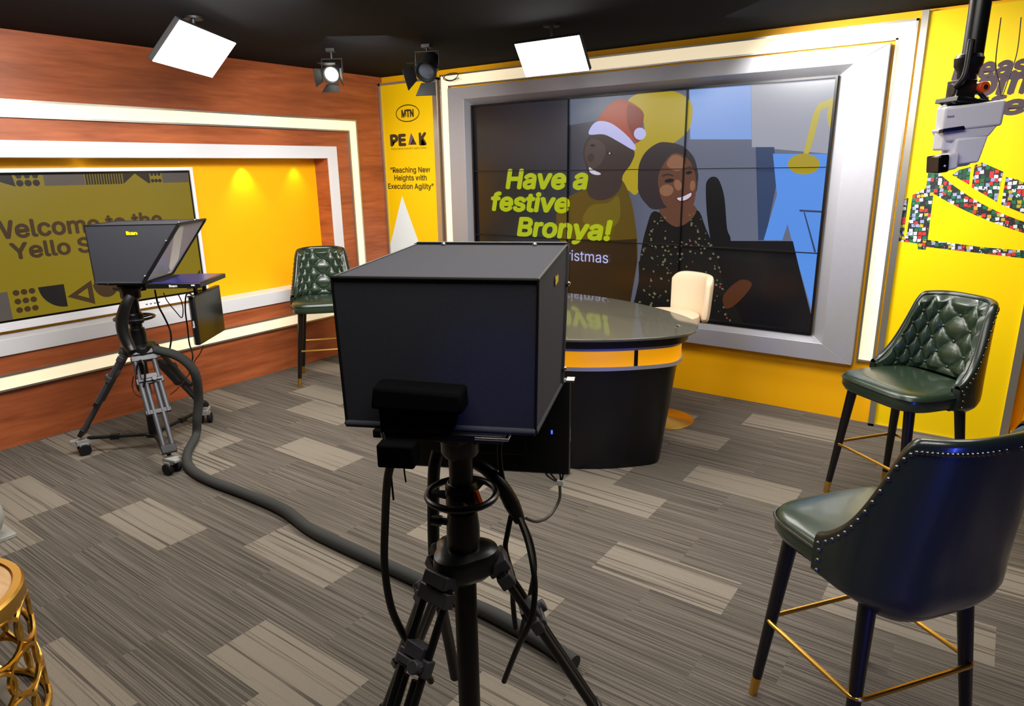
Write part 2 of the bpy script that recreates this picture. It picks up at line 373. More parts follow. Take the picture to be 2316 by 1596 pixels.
t = thing('light_strip', 'warm white light strip with metal edges framing the big video wall on three sides', 'light strip', FB(-2.4, 2.3))
b = MB(); slab(b, FB, -4.135, -4.055, 0.42, 2.415, 0, 0.02); slab(b, FB, -4.055, -0.655, 2.335, 2.415, 0, 0.02); slab(b, FB, -0.655, -0.575, 0.424, 2.415, 0, 0.02)
under(b.build('diffuser', M_STRIP, smooth=0), t)
b = MB()
for (u0, u1, z0, z1) in ((-4.147, -4.135, 0.41, 2.427), (-4.055, -4.045, 0.41, 2.335), (-4.147, -0.563, 2.415, 2.427), (-4.055, -0.655, 2.325, 2.335),
                         (-0.667, -0.655, 0.412, 2.335), (-0.575, -0.563, 0.412, 2.427), (-4.135, -4.055, 0.41, 0.42), (-0.655, -0.575, 0.412, 0.424)):
    slab(b, FB, u0, u1, z0, z1, 0, 0.026)
under(b.build('edge_profile', M_CHROME, smooth=0), t)

# ------------------------------------------------------------------ television in the left niche
t = thing('wall_television', 'wide white framed television showing a yellow welcome screen in the left wall niche', 'television', FL(1.98, 0.7, -0.17))
TY0, TY1, TZ0, TZ1 = 1.04, 2.855, 0.708, 1.69
D0 = -0.17
under(slab(MB(), FL, TY0 + 0.01, TY1 - 0.01, TZ0 + 0.01, TZ1 - 0.01, D0, D0 + 0.05).build('housing', M_BEZEL, smooth=0), t)
b = ring(MB(), FL, TY0, TY1, TZ0, TZ1, 0.024, D0 + 0.03, D0 + 0.062); slab(b, FL, TY0 + 0.024, TY1 - 0.024, TZ0 + 0.02, TZ0 + 0.052, D0 + 0.03, D0 + 0.0615)
fr = under(b.build('frame', M_WHITE, smooth=0, bevel=0.002), t)
b = MB()
for k in range(4): slab(b, FL, 2.36 + 0.03 * k, 2.372 + 0.03 * k, TZ0 + 0.02, TZ0 + 0.027, D0 + 0.06, D0 + 0.064)
under(b.build('button_row', M_BEZEL, smooth=0), t)
DS = D0 + 0.052                                         # the screen glass; the picture lies on it in thin sheets
under(slab(MB(), FL, TY0 + 0.024, TY1 - 0.024, TZ0 + 0.052, TZ1 - 0.024, D0 + 0.04, DS).build('screen', M_SCRBLACK, smooth=0), t)
S_OLIVE = screen_mat('screen_olive', 128, 110, 14, 1.0); S_BROWN = screen_mat('screen_brown', 62, 44, 24, 1.0); S_NAVY = screen_mat('screen_dark', 24, 22, 22, 1.0); S_GREYV = screen_mat('screen_grey', 84, 76, 70)
y0, y1, z0, z1 = TY0 + 0.034, TY1 - 0.036, TZ0 + 0.066, TZ1 - 0.04
under(MB().poly([FL(y0, z0, DS + .0006), FL(y1, z0, DS + .0006), FL(y1, z1, DS + .0006), FL(y0, z1, DS + .0006)]).build('picture_background', S_OLIVE, smooth=0), t)
def sheet(pts, d): return [FL(u, z, d) for u, z in pts]
def disc(u, z, r, n=20, ry=None): return [(u + r * cos(2 * pi * k / n), z + (ry or r) * sin(2 * pi * k / n)) for k in range(n)]
b = MB(); e = DS + .0012
top = z1; bot = z1 - 0.068                              # band of geometric shapes along the top of the picture
b.poly(sheet([(1.86, bot), (2.1, bot), (2.1, top), (1.86, top)], e), 2); b.poly(sheet([(1.1, bot), (1.52, bot), (1.52, top), (1.1, top)], e), 2)
b.poly(sheet([(1.62, top), (1.62 - .1, top), (1.7, bot), (1.69, top)], e), 1)
for k in range(14): b.poly(sheet([(2.105 + .017 * k, bot), (2.105 + .017 * k + .012, bot), (2.105 + .017 * k + .012, top), (2.105 + .017 * k, top)], e), 1)
b.poly(sheet([(2.345, bot), (2.43, top), (2.345, top)], e), 1); b.poly(sheet([(2.43, top), (2.515, bot), (2.53, bot), (2.53, top)], e), 1)
b.poly(sheet([(2.62, bot), (2.815, bot), (2.815, top), (2.62, top)], e), 2)
for k in range(3):
    b.poly(sheet(disc(1.725 + .045 * k, bot + .02, .02), e), 1); b.poly(sheet([(1.705 + .045 * k, top), (1.745 + .045 * k, top), (1.735 + .045 * k, top - .02), (1.715 + .045 * k, top - .02)], e), 1)
    b.poly(sheet(disc(2.548 + .026 * k, bot + .016, .0125), e), 1); b.poly(sheet([(2.536 + .026 * k, top), (2.56 + .026 * k, top), (2.555 + .026 * k, top - .018), (2.541 + .026 * k, top - .018)], e), 1)
# shapes along the bottom: grey block, nine dots, quarter disc, open triangle, half disc
b.poly(sheet([(1.1, .775), (1.54, .775), (1.54, .95), (1.1, .95)], e), 2)
for i in range(3):
    for j in range(3): b.poly(sheet(disc(1.585 + .044 * i, .826 + .055 * j, .0185), e), 0)
qc = (1.86, .953); b.poly(sheet([qc] + [(qc[0] - .15 * cos(a), qc[1] - .15 * sin(a)) for a in [pi / 2 * k / 14 for k in range(15)]], e), 1)
A, B2, C2 = (1.868, .866), (2.03, .955), (2.03, .79); g = ((A[0] + B2[0] + C2[0]) / 3, (A[1] + B2[1] + C2[1]) / 3)
sm = lambda p: (g[0] + (p[0] - g[0]) * .42, g[1] + (p[1] - g[1]) * .42)
for p, q in ((A, B2), (B2, C2), (C2, A)): b.poly(sheet([p, q, sm(q), sm(p)], e), 0)
b.poly(sheet([(2.12 + .085 * cos(a), .925 - .1 * sin(a)) for a in [pi * k / 16 for k in range(17)]], e), 0)
b.poly(sheet([(2.68, .79), (2.81, .79), (2.81, .93)], e), 0)
under(b.build('picture_shapes', [S_BROWN, S_NAVY, S_GREYV], smooth=0), t)
under(text('Welcome to the', S_BROWN, FL, FLM, e, 1.50, 1.276, w=1.075, h=.108, bold=.028, depth=.0003), t)
under(text('Yello S', S_BROWN, FL, FLM, e, 1.60, 1.146, w=.47, h=.1, bold=.028, depth=.0003), t)

# ------------------------------------------------------------------ banner in the corner
t = thing('banner_panel', 'narrow yellow banner with oval logo, mountain peak and slogan in the far corner', 'banner', FB(-4.54, 0, 0.04))
BU0, BU1, BZ1 = -4.876, -4.165, 2.412
under(slab(MB(), FB, BU0 + .01, BU1 - .01, 0.01, BZ1 - .01, 0, 0.04).build('panel', M_YELLOWBL, smooth=0), t)
b = MB(); slab(b, FB, BU0, BU0 + .022, 0, BZ1, 0, .055); slab(b, FB, BU1 - .05, BU1, 0, BZ1, 0, .055); slab(b, FB, BU0, BU1, BZ1 - .02, BZ1, 0, .055); slab(b, FB, BU0, BU1, 0, .02, 0, .055)
under(b.build('frame', M_CHROME, smooth=0), t)
e = .0408
b = MB(); n = 40
el = lambda rx, ry: [FB(-4.535 + rx * cos(2 * pi * k / n) + .0, 2.138 + ry * sin(2 * pi * k / n), e) for k in range(n)]
o, i_ = el(.148, .075), el(.139, .066)
for k in range(n): b.poly([o[k], o[(k + 1) % n], i_[(k + 1) % n], i_[k]])
under(b.build('oval_logo', M_TXTB, smooth=0), t)
under(text('MTN', M_TXTB, FB, FBM, e, -4.611, 2.108, w=.153, h=.064, bold=.05), t)
under(text('PE', M_TXTB, FB, FBM, e, -4.775, 1.865, w=.205, h=.1, bold=.05), t)
under(text('K', M_TXTB, FB, FBM, e, -4.41, 1.865, w=.094, h=.103, bold=.05), t)
b = MB(); P = lambda u, z: FB(u, z, e)
b.poly([P(-4.545, 1.865), P(-4.505, 1.865), P(-4.47, 1.92), P(-4.505, 1.968)], 0); b.poly([P(-4.515, 1.865), P(-4.44, 1.865), P(-4.478, 1.922)], 1)
under(b.build('peak_logo', [M_PURPLE, M_TXTB], smooth=0), t)
under(text('Performance Execution Agility Safety', M_TXTB, FB, FBM, e, -4.766, 1.826, w=.446), t)
under(text('\u201cReaching New', M_TXTB, FB, FBM, e, -4.795, 1.622, w=.505, h=.05, bold=.02), t)
under(text('Heights with', M_TXTB, FB, FBM, e, -4.749, 1.551, w=.412, h=.05, bold=.02), t)
under(text('Execution Agility\u201d', M_TXTB, FB, FBM, e, -4.838, 1.474, w=.583, h=.05, bold=.02), t)
b = MB(); b.poly([P(-4.853, .95), P(-4.662, 1.41), P(-4.46, .95), P(-4.20, .3), P(-4.853, .3)])
under(b.build('white_peak', M_WPRINT, smooth=0), t)

# ------------------------------------------------------------------ video wall and its silver surround
t = thing('screen_surround', 'deep brushed silver frame surrounding the large video wall', 'frame', FB(-2.35, .39))
U0, U1, V0, V1 = -4.018, -.683, .392, 2.306
I0, I1, J0, J1 = -3.843, -.866, .507, 2.212
S0, S1, T0, T1 = -3.805, -.952, .55, 2.162
b = MB()
O = [(U0, V0), (U1, V0), (U1, V1), (U0, V1)]; I = [(I0, J0), (I1, J0), (I1, J1), (I0, J1)]; Q = [(S0, T0), (S1, T0), (S1, T1), (S0, T1)]
for i in range(4):
    j = (i + 1) % 4
    b.hexa([FB(*O[i], .001), FB(*O[j], .001), FB(*Q[j], .002), FB(*Q[i], .002)], [FB(*O[i], .08), FB(*O[j], .08), FB(*I[j], .08), FB(*I[i], .08)])
under(b.build('frame', M_SILVER, smooth=0, bevel=.002), t)
# the wall is open behind the screens' recess
VW = thing('video_wall', 'large three by three video wall showing a festive greeting picture', 'video wall', FB(-2.378, T0))
d0 = .002; DV = .008; pw, ph = (S1 - S0) / 3, (T1 - T0) / 3
for i in range(3):
    for j in range(3):
        under(slab(MB(), FB, S0 + pw * i + .001, S0 + pw * (i + 1) - .001, T0 + ph * j + .001, T0 + ph * (j + 1) - .001, 0, DV).build('screen_panel', M_SCRBLACK, smooth=0), VW)
def gradient_picture():
    m, nt, b, N, L = nodes('picture_room')
    b.inputs['Base Color'].default_value = (.004, .004, .005, 1); b.inputs['Roughness'].default_value = .24; b.inputs['Specular IOR Level'].default_value = .7
    g = N('NewGeometry'); s = N('SeparateXYZ'); L(g.outputs['Position'], s.inputs[0])
    mr = N('MapRange'); mr.inputs[1].default_value = S0; mr.inputs[2].default_value = S1; L(s.outputs[0], mr.inputs[0])
    r = N('ValToRGB'); e = r.color_ramp.elements; e[0].position = .04; e[0].color = rgb(10, 11, 13); e[1].position = .9; e[1].color = rgb(96, 102, 122)
    q = e.new(.32); q.color = rgb(34, 40, 52); q = e.new(.62); q.color = rgb(92, 97, 116); L(mr.outputs[0], r.inputs[0])
    L(r.outputs[0], b.inputs['Emission Color']); b.inputs['Emission Strength'].default_value = 1.0
    return m
def px(pts): return [on(x, y, 1, YB) for x, y in pts]
q4 = lambda pts: [(1300 + x / 3.325, 140 + y / 3.325) for x, y in pts]
LAY = [0]
def layer(name, shapes, mats):                          # flat areas of the shown picture, each sheet a hair in front of the last
    b = MB()
    for pts, mi in shapes:
        LAY[0] += 1; d = DV + .0002 + .00012 * LAY[0]
        W_ = [on(x, y, 1, YB - d) for x, y in q4(pts)]
        W_ = [Vector((min(max(p.x, S0 + .004), S1 - .004), p.y, min(max(p.z, T0 + .004), T1 - .004))) for p in W_]
        b.poly(W_, mi)
    return under(b.build(name, mats, smooth=0), VW)
def ell(cx, cy, rx, ry, rot=0, n=28):
    c, s = cos(radians(rot)), sin(radians(rot))
    return [(cx + rx * cos(2 * pi * k / n) * c - ry * sin(2 * pi * k / n) * s, cy + rx * cos(2 * pi * k / n) * s + ry * sin(2 * pi * k / n) * c) for k in range(n)]
def sm_(pts, k=5):
    v, _ = catmull([Vector((x, y, 0)) for x, y in pts], k, True); return [(p.x, p.y) for p in v]
b = MB(); d = DV + .0002
b.poly([FB(S0 + .004, T0 + .004, d), FB(S1 - .004, T0 + .004, d), FB(S1 - .004, T1 - .004, d), FB(S0 + .004, T1 - .004, d)])
under(b.build('picture_backdrop', gradient_picture(), smooth=0), VW)
s_sky = screen_mat('screen_pale_blue', 122, 154, 214); s_gw = screen_mat('screen_pale_grey', 150, 152, 166); s_des = screen_mat('screen_blue', 84, 140, 224); s_dk = screen_mat('screen_shade_blue', 44, 62, 96)
s_yel = screen_mat('screen_yellow', 164, 144, 22); s_yel2 = screen_mat('screen_lamp_yellow', 182, 168, 58); s_blk = screen_mat('screen_near_black', 5, 6, 9); s_slate = screen_mat('screen_slate', 78, 88, 108)
layer('picture_room_view', [([(-50, 60), (560, 60), (420, 330), (170, 440), (-60, 480)], 7), ([(868, 60), (1330, 60), (1330, 582), (868, 582)], 0), ([(1332, 60), (2100, 60), (1960, 690), (1332, 640)], 1),
    ([(1360, 640), (1500, 640), (1520, 900), (1430, 1340), (1380, 1340)], 3), ([(1490, 690), (2000, 690), (2000, 1900), (1790, 1900), (1660, 1450), (1600, 1220), (1560, 1340), (1420, 1340), (1520, 1000)], 2),
    ([(1690, 1110), (1880, 1120), (1880, 1135), (1690, 1125)], 3), ([(1800, 1430), (1720, 1130), (1730, 1130), (1815, 1430)], 3)], [s_sky, s_gw, s_des, s_dk, s_yel, s_yel2, s_blk, s_slate])
layer('picture_lamps', [(sm_([(400, 290), (560, 215), (760, 225), (870, 300), (885, 400), (850, 520), (740, 610), (600, 660), (480, 975), (410, 970), (340, 880), (420, 650), (520, 560), (500, 400)]), 0),
    ([(1720, 690), (1758, 690), (1800, 560), (1850, 365), (1950, 310), (1950, 265), (1830, 315), (1790, 400)], 1), (ell(1722, 768, 120, 78), 0), (ell(1960, 400, 62, 130), 1), (ell(1880, 880, 60, 70), 2)], [s_yel, s_yel2, s_des])
layer('picture_chair', [(sm_([(985, 960), (998, 890), (1040, 862), (1085, 890), (1125, 1020), (1145, 1250), (1172, 1335), (1160, 1500), (1060, 1500), (1000, 1200)], 4), 0),
    ([(1060, 1345), (1640, 1347), (1690, 1560), (1800, 1950), (1780, 2100), (480, 2100), (480, 1500)], 0)], [s_blk])
s_skin = screen_mat('screen_dark_skin', 50, 40, 40); s_skin2 = screen_mat('screen_dark_skin_lit', 66, 56, 56); s_red = screen_mat('screen_hat_red', 150, 60, 34); s_redd = screen_mat('screen_hat_dark_red', 116, 44, 30); s_brim = screen_mat('screen_hat_white', 176, 176, 222)
s_sw = screen_mat('screen_olive_sweater', 84, 66, 8); s_swd = screen_mat('screen_dark_sweater', 44, 28, 4); s_swl = screen_mat('screen_sweater_lit', 102, 86, 12); s_tee = screen_mat('screen_teeth', 196, 190, 206); s_eye = screen_mat('screen_eye', 20, 16, 18)
layer('picture_man', [(sm_([(-125, 1060), (-20, 1000), (90, 960), (170, 1000), (300, 980), (350, 885), (420, 1030), (465, 1290), (470, 1500), (420, 1800), (400, 2050), (-60, 2050), (-40, 1500), (-130, 1300)], 4), 0),
    ([(-40, 1330), (300, 1340), (465, 1330), (468, 1500), (420, 1800), (400, 2060), (-70, 2060)], 1), (sm_([(120, 1080), (250, 1060), (330, 1010), (330, 1200), (200, 1260), (60, 1200)], 4), 2),
    (sm_([(62, 700), (80, 600), (135, 545), (260, 545), (440, 655), (425, 760), (362, 850), (350, 930), (290, 1010), (190, 1040), (110, 1010), (85, 920), (95, 840)], 4), 3),
    (sm_([(75, 700), (100, 600), (160, 580), (230, 640), (200, 760), (120, 800)], 4), 4), (ell(135, 628, 20, 10), 7), (ell(262, 688, 22, 11), 7), (ell(262, 687, 6, 6), 6), (ell(120, 720, 26, 34, 20), 3),
    (sm_([(108, 790), (140, 812), (195, 838), (180, 850), (140, 845), (112, 825)], 3), 6),
    (sm_([(165, 460), (255, 325), (330, 286), (420, 302), (508, 368), (516, 440), (500, 500), (470, 610), (300, 500)], 4), 5), (sm_([(400, 320), (508, 372), (516, 440), (500, 500), (470, 600), (400, 480)], 4), 9),
    (sm_([(108, 545), (128, 480), (180, 445), (275, 462), (385, 545), (455, 630), (440, 662), (330, 600), (220, 545)], 4), 8), (ell(490, 540, 46, 46), 8)],
    [s_sw, s_swd, s_swl, s_skin, s_skin2, s_red, s_tee, s_eye, s_brim, s_redd])
s_hair = screen_mat('screen_hair', 44, 36, 38); s_face = screen_mat('screen_brown_skin', 92, 58, 42); s_faceh = screen_mat('screen_brown_skin_lit', 132, 90, 66); s_dress = screen_mat('screen_dress', 12, 14, 12)
s_fl = screen_mat('screen_flower', 104, 98, 74); s_flr = screen_mat('screen_pink_flower', 140, 44, 60); s_lip = screen_mat('screen_lip', 92, 36, 36); s_hand = screen_mat('screen_hand', 74, 38, 18)
layer('picture_woman', [(sm_([(600, 1120), (540, 1240), (495, 1440), (480, 1650), (470, 2080), (1250, 2080), (1130, 1700), (1070, 1460), (985, 1250), (915, 1110), (760, 1200)], 4), 0),
    (sm_([(650, 1060), (900, 1080), (880, 1180), (760, 1240), (650, 1150)], 4), 2),
    (sm_([(475, 900), (482, 780), (530, 680), (620, 612), (700, 604), (810, 632), (890, 710), (922, 810), (925, 900), (880, 1020), (620, 1110), (530, 1060), (480, 980)], 4), 1),
    (sm_([(625, 900), (650, 800), (720, 700), (790, 690), (860, 740), (905, 840), (912, 960), (890, 1080), (830, 1140), (740, 1120), (660, 1050)], 4), 2),
    (sm_([(690, 770), (740, 700), (810, 720), (830, 790), (760, 820)], 4), 3), (ell(690, 965, 52, 44, -10), 3), (ell(775, 925, 28, 42, -15), 3), (ell(885, 930, 20, 40, 5), 3),
    (sm_([(660, 850), (700, 838), (740, 852), (738, 862), (700, 852), (662, 864)], 3), 1), (sm_([(830, 800), (860, 785), (890, 792), (888, 800), (860, 797)], 3), 1),
    (ell(710, 893, 36, 15, -8), 7), (ell(714, 892, 11, 11), 8), (ell(858, 832, 26, 13, -10), 7), (ell(858, 831, 9, 9), 8),
    (sm_([(755, 1022), (800, 1012), (850, 985), (882, 975), (880, 1015), (840, 1048), (790, 1055)], 3), 6), (sm_([(768, 1024), (810, 1014), (850, 994), (876, 984), (872, 1010), (836, 1036), (792, 1044)], 3), 9),
    (sm_([(1120, 1750), (1240, 1640), (1330, 1660), (1300, 1730), (1200, 1830), (1130, 1850)], 4), 5)],
    [s_dress, s_hair, s_face, s_faceh, s_hair, s_hand, s_lip, s_eye, s_blk, s_tee])
rnd = random.Random(5); fl = []
for k in range(170):
    y = rnd.uniform(1140, 1960); f = min(1, (y - 1130) / 360); x0, x1 = 600 - 115 * f, 930 + 170 * f + max(0, (y - 1490)) * .15
    x = rnd.uniform(x0, x1)
    if 690 < x < 860 and y < 1330: continue
    r = rnd.uniform(5, 12)
    fl.append((ell(x, y, r, r * rnd.uniform(.5, 1), rnd.uniform(0, 90), 6), 1 if rnd.random() < .06 else 0))
layer('picture_flowers', fl, [s_fl, s_flr])
s_lime = screen_mat('screen_lime', 164, 176, 12); s_lav = screen_mat('screen_lavender', 176, 178, 226)
LAY[0] += 2; e = DV + .0002 + .00012 * LAY[0] + .0004
for s_, u, z, w_, h_, m_ in (('Have a', -3.455, 1.487, .79, .155, s_lime), ('festive', -3.613, 1.304, .785, .155, s_lime), ('Bronya!', -3.345, 1.102, .90, .152, s_lime)):
    under(text(s_, m_, FB, FBM, e, u, z, w=w_, h=h_, bold=.035, shear=.16, depth=.0003), VW)
under(text('Christmas', s_lav, FB, FBM, e, -3.0, .922, w=.523, h=.085, bold=.003, depth=.0003), VW)
b = MB()
for i in (1, 2): slab(b, FB, S0 + pw * i - .0028, S0 + pw * i + .0028, T0, T1, DV, e + .002)
for j in (1, 2): slab(b, FB, S0, S1, T0 + ph * j - .0028, T0 + ph * j + .0028, DV, e + .002)
ring(b, FB, S0, S1, T0, T1, .014, DV, e + .004)
under(b.build('panel_bezels', M_BEZEL, smooth=0), VW)

# ------------------------------------------------------------------ yellow banner on the right
t = thing('banner_panel', 'tall bright yellow banner with patterned artwork and violet words on the right wall', 'banner', FB(-.17, 0, .04))
RU0, RU1 = -.548, .182
under(slab(MB(), FB, RU0 + .01, RU1 - .01, .005, 2.45, 0, .04).build('panel', M_YELLOWB, smooth=0), t)
b = MB(); slab(b, FB, RU0, RU0 + .034, 0, 2.46, 0, .055); slab(b, FB, RU1 - .04, RU1, 0, 2.46, 0, .055); slab(b, FB, RU0, RU1, 0, .016, 0, .055)
under(b.build('frame', M_CHROME, smooth=0), t)
e = .0408
for s_, u, z, w_, h_ in (('Please', -.365, 2.085, .42, .105), ('come', -.335, 1.998, .42, .1), ('life', -.29, 1.892, .29, .1)):
    under(text(s_, M_TXTP, FB, FBM, e, u, z, w=w_, h=h_, bold=.04, shear=.16), t)
def icon_mat():
    m, nt, b, N, L = nodes('icon_patchwork')
    b.inputs['Roughness'].default_value = .5
    g = N('NewGeometry'); mp = N('Mapping'); mp.inputs['Scale'].default_value = (46, 0, 46); mp.inputs['Rotation'].default_value = (0, radians(4), 0); L(g.outputs['Position'], mp.inputs[0])
    v = N('TexVoronoi', distance='CHEBYCHEV'); v.inputs['Randomness'].default_value = .55; v.inputs['Scale'].default_value = 1.0; L(mp.outputs[0], v.inputs['Vector'])
    s = N('SeparateColor'); L(v.outputs['Color'], s.inputs[0])
    r = N('ValToRGB'); r.color_ramp.interpolation = 'CONSTANT'; e = r.color_ramp.elements; e[0].position = 0; e[0].color = rgb(216, 216, 226); e[1].position = .24; e[1].color = rgb(206, 50, 50)
    for p, c in ((.42, rgb(26, 110, 70)), (.6, rgb(190, 168, 34)), (.74, rgb(24, 78, 56)), (.88, rgb(150, 160, 200))): q = e.new(p); q.color = c
    L(s.outputs[0], r.inputs[0])
    n = N('TexNoise'); n.inputs['Scale'].default_value = 2.6; n.inputs['Detail'].default_value = 1; L(mp.outputs[0], n.inputs['Vector'])
    ad = N('Math', operation='ADD'); L(v.outputs['Distance'], ad.inputs[0]); mu = N('Math', operation='MULTIPLY'); mu.inputs[1].default_value = .35; L(n.outputs['Fac'], mu.inputs[0]); L(mu.outputs[0], ad.inputs[1])
    c = N('Math', operation='LESS_THAN'); c.inputs[1].default_value = .60; L(ad.outputs[0], c.inputs[0])
    mx = N('MixRGB'); mx.inputs[1].default_value = rgb(34, 36, 38); L(c.outputs[0], mx.inputs[0]); L(r.outputs[0], mx.inputs[2]); L(mx.outputs[0], b.inputs['Base Color'])
    return m
c5 = lambda pts: [on(1860 + x / 3.325, 140 + y / 3.325, 1, YB - e) for x, y in pts]
arc = lambda a, b_, c, n: [((1 - t_) ** 2 * a[0] + 2 * t_ * (1 - t_) * b_[0] + t_ * t_ * c[0], (1 - t_) ** 2 * a[1] + 2 * t_ * (1 - t_) * b_[1] + t_ * t_ * c[1]) for t_ in [k / n for k in range(n + 1)]]
b = MB()
for pts in ([(592, 1048), (648, 1020), (612, 1305), (563, 1308)],
            [(678, 1000), (778, 950), (800, 800), (868, 800)] + arc((880, 838), (1150, 1090), (1560, 1215), 10) + arc((1560, 1300), (1130, 1170), (835, 990), 10) + [(790, 1345), (718, 1340), (632, 1310)],
            [(975, 850), (1030, 810), (1115, 790), (1103, 922)], [(1145, 775), (1200, 755), (1360, 825), (1312, 1052), (1122, 942)], [(1380, 865), (1470, 885), (1620, 950), (1620, 1170), (1500, 1135), (1345, 1072)],
            [(563, 1306), (632, 1306), (720, 1338), (800, 1338), (1200, 1392), (1620, 1425), (1620, 1490), (1516, 1476), (780, 1390), (775, 1412), (718, 1408), (716, 1365), (560, 1345)]):
    b.poly(c5(pts))
under(b.build('patterned_artwork', icon_mat(), smooth=0), t)
#PART3

# ------------------------------------------------------------------ tufted bar stools
from math import degrees
def bar_stool(label, loc, yaw):
    r = thing('bar_stool', label, 'bar stool', loc, yaw - pi / 2, 'green tufted bar stools')
    def seat(u, v):                                     # rounded cushion
        a = 2 * pi * u; k = 4.5
        c, s = cos(a), sin(a); q = (abs(c) ** k + abs(s) ** k) ** (-1 / k)
        pr = [(0, .578), (.8, .578), (.95, .585), (1.0, .605), (1.0, .64), (.965, .658), (.86, .668), (.5, .674), (0, .676)]
        f = v * (len(pr) - 1); i = min(int(f), len(pr) - 2); t = f - i
        rad = pr[i][0] * (1 - t) + pr[i + 1][0] * t; z = pr[i][1] * (1 - t) + pr[i + 1][1] * t
        return (.234 * q * c * rad, .01 + .215 * q * s * rad, z)
    b = MB(); b.grid(seat, 56, 16, wrap=True); se = b.build('seat', M_LEATHER, r, merge=True, smooth=60)
    b = MB(); k = 4.5
    b.tube([Vector((.236 * cos(a) * (abs(cos(a)) ** k + abs(sin(a)) ** k) ** (-1 / k), .01 + .217 * sin(a) * (abs(cos(a)) ** k + abs(sin(a)) ** k) ** (-1 / k), .642)) for a in [2 * pi * i / 72 for i in range(72)]], .004, 6, True)
    b.build('piping', M_LEATHERO, se)
    PH = radians(89)
    def rim(p):                                         # height of the shell's upper edge round the sitter
        a = degrees(abs(p))
        if a < 46: return 1.035 - .010 * (a / 46) ** 2
        if a < 58: return 1.025 - .06 * ((a - 46) / 12) ** 2.2
        t = min(1, (a - 58) / 31)
        return .965 - .262 * (1 - (1 - t) ** 1.7) - .02 * max(0, (a - 80) / 9) ** 2
    def plan(p, z, off):
        a = abs(p); sx = 1 if p >= 0 else -1
        k = 2 / 3.2
        x = (.252 + off) * abs(sin(p)) ** k * sx; y = -(.268 + off) * (abs(cos(p)) ** k) * (1 if cos(p) > 0 else -1)
        t = max(0, (z - .66) / .37)
        w = 1 - .09 * t ** .8
        return x * w, y * (1 - .06 * t) - .065 * t * max(0, cos(p)) + .004
    def zlow(p): return .545 - .03 * max(0, cos(p)) + .03 * (abs(p) / PH) ** 3
    NU, NVv = 96, 44
    def outer(u, v):
        p = PH * (2 * u - 1); z = zlow(p) + (rim(p) - zlow(p)) * v
        tuck = -.05 * max(0, 1 - v / .18) ** 2
        x, y = plan(p, z, tuck); return (x, y, z)
    def tuft(p, z):
        U = p * .245 / .047; V = (z - .70) / .062
        A, B = (U + V) / 2 * 1.0, (U - V) / 2 * 1.0
        return (abs(sin(pi * A)) * abs(sin(pi * B))) ** .42
    def inner(u, v):
        p = PH * (2 * u - 1); zb = .665; top = rim(p); z = zb + (top - zb) * v if top > zb else top
        edge = min(1, (1 - v) / .09) ; side = min(1, (1 - abs(2 * u - 1)) / .05)
        x, y = plan(p, z, -.028 - .012 * min(1, edge) )
        nx, ny = -sin(p), cos(p)
        d = .021 * tuft(p, z) * min(edge, 1) * min(side, 1) * min(1, max(0, (v - .0) / .1) + .3)
        return (x + nx * d, y + ny * d, z)
    b = MB(); Vo = b.grid(outer, NU, 20)
    # a rolled rim joins the outer face to the padding
    def roll(u, v):
        p = PH * (2 * u - 1); z = rim(p); x0, y0 = plan(p, z, 0); x1, y1 = plan(p, z, -.034)
        a = pi * v; m = (1 + cos(a)) / 2
        return (x0 * m + x1 * (1 - m), y0 * m + y1 * (1 - m), z + .016 * sin(a))
    b.grid(roll, NU, 6)
    b.grid(lambda u, v: (lambda o, i: tuple(o[q] * (1 - v) + i[q] * v for q in range(3)))(outer(0, u), (lambda w: (w[0], w[1], outer(0, u)[2]))(plan(-PH, outer(0, u)[2], -.034) + (0,))), 20, 2)
    b.grid(lambda u, v: (lambda o, i: tuple(o[q] * (1 - v) + i[q] * v for q in range(3)))(outer(1, u), (lambda w: (w[0], w[1], outer(1, u)[2]))(plan(PH, outer(1, u)[2], -.034) + (0,))), 20, 2)
    b.grid(lambda u, v: (lambda p: (plan(p, zlow(p), -.05 - .03 * v)[0], plan(p, zlow(p), -.05 - .03 * v)[1], zlow(p) + .05 * v))(PH * (2 * u - 1)), NU, 2)
    sh = b.build('back_shell', M_LEATHERO, r, smooth=50, merge=True)
    b = MB(); b.grid(inner, NU * 2, NVv * 2)
    pad = b.build('tufted_back', M_LEATHER, r, smooth=70)
    for i in range(-9, 10):
        for j in range(0, 6):
            if (i + j) % 2: continue
            p = i * .047 / .245; z = .70 + .062 * j
            if abs(p) > PH * .9 or z > rim(p) - .035: continue
            x, y = plan(p, z, -.04); MB().ball((x - sin(p) * .003, y + cos(p) * .003, z), .0085, 8).build('tufting_button', M_LEATHER, pad)
    b = MB()
    for i in range(64):
        p = PH * (-.985 + 1.97 * i / 63); z = rim(p) - .014; x, y = plan(p, z, .0); b.ball((x, y, z), .0062, 8)
    for s in (-1, 1):
        for q in (.6, .63, .66): x, y = plan(s * PH * .975, q, .001); b.ball((x, y, q), .0062, 8)
    nl = b.build('nailhead_trim', M_NAIL, sh)
    for sx in (-1, 1):
        for sy in (-1, 1):
            p0, p1 = Vector((sx * .165, .01 + sy * .145, .585)), Vector((sx * .226, .0 + sy * .188, 0))
            pm = p0.lerp(p1, .885)
            lg = MB().tube([p0, pm], [.0235, .0150], 16).build('leg', M_LEGB, r)
            MB().tube([pm, p1], [.0156, .0125], 16).build('foot_cap', M_GOLD, lg)
    z = .285; q = .196; qy = .166; c = .03; pts = []
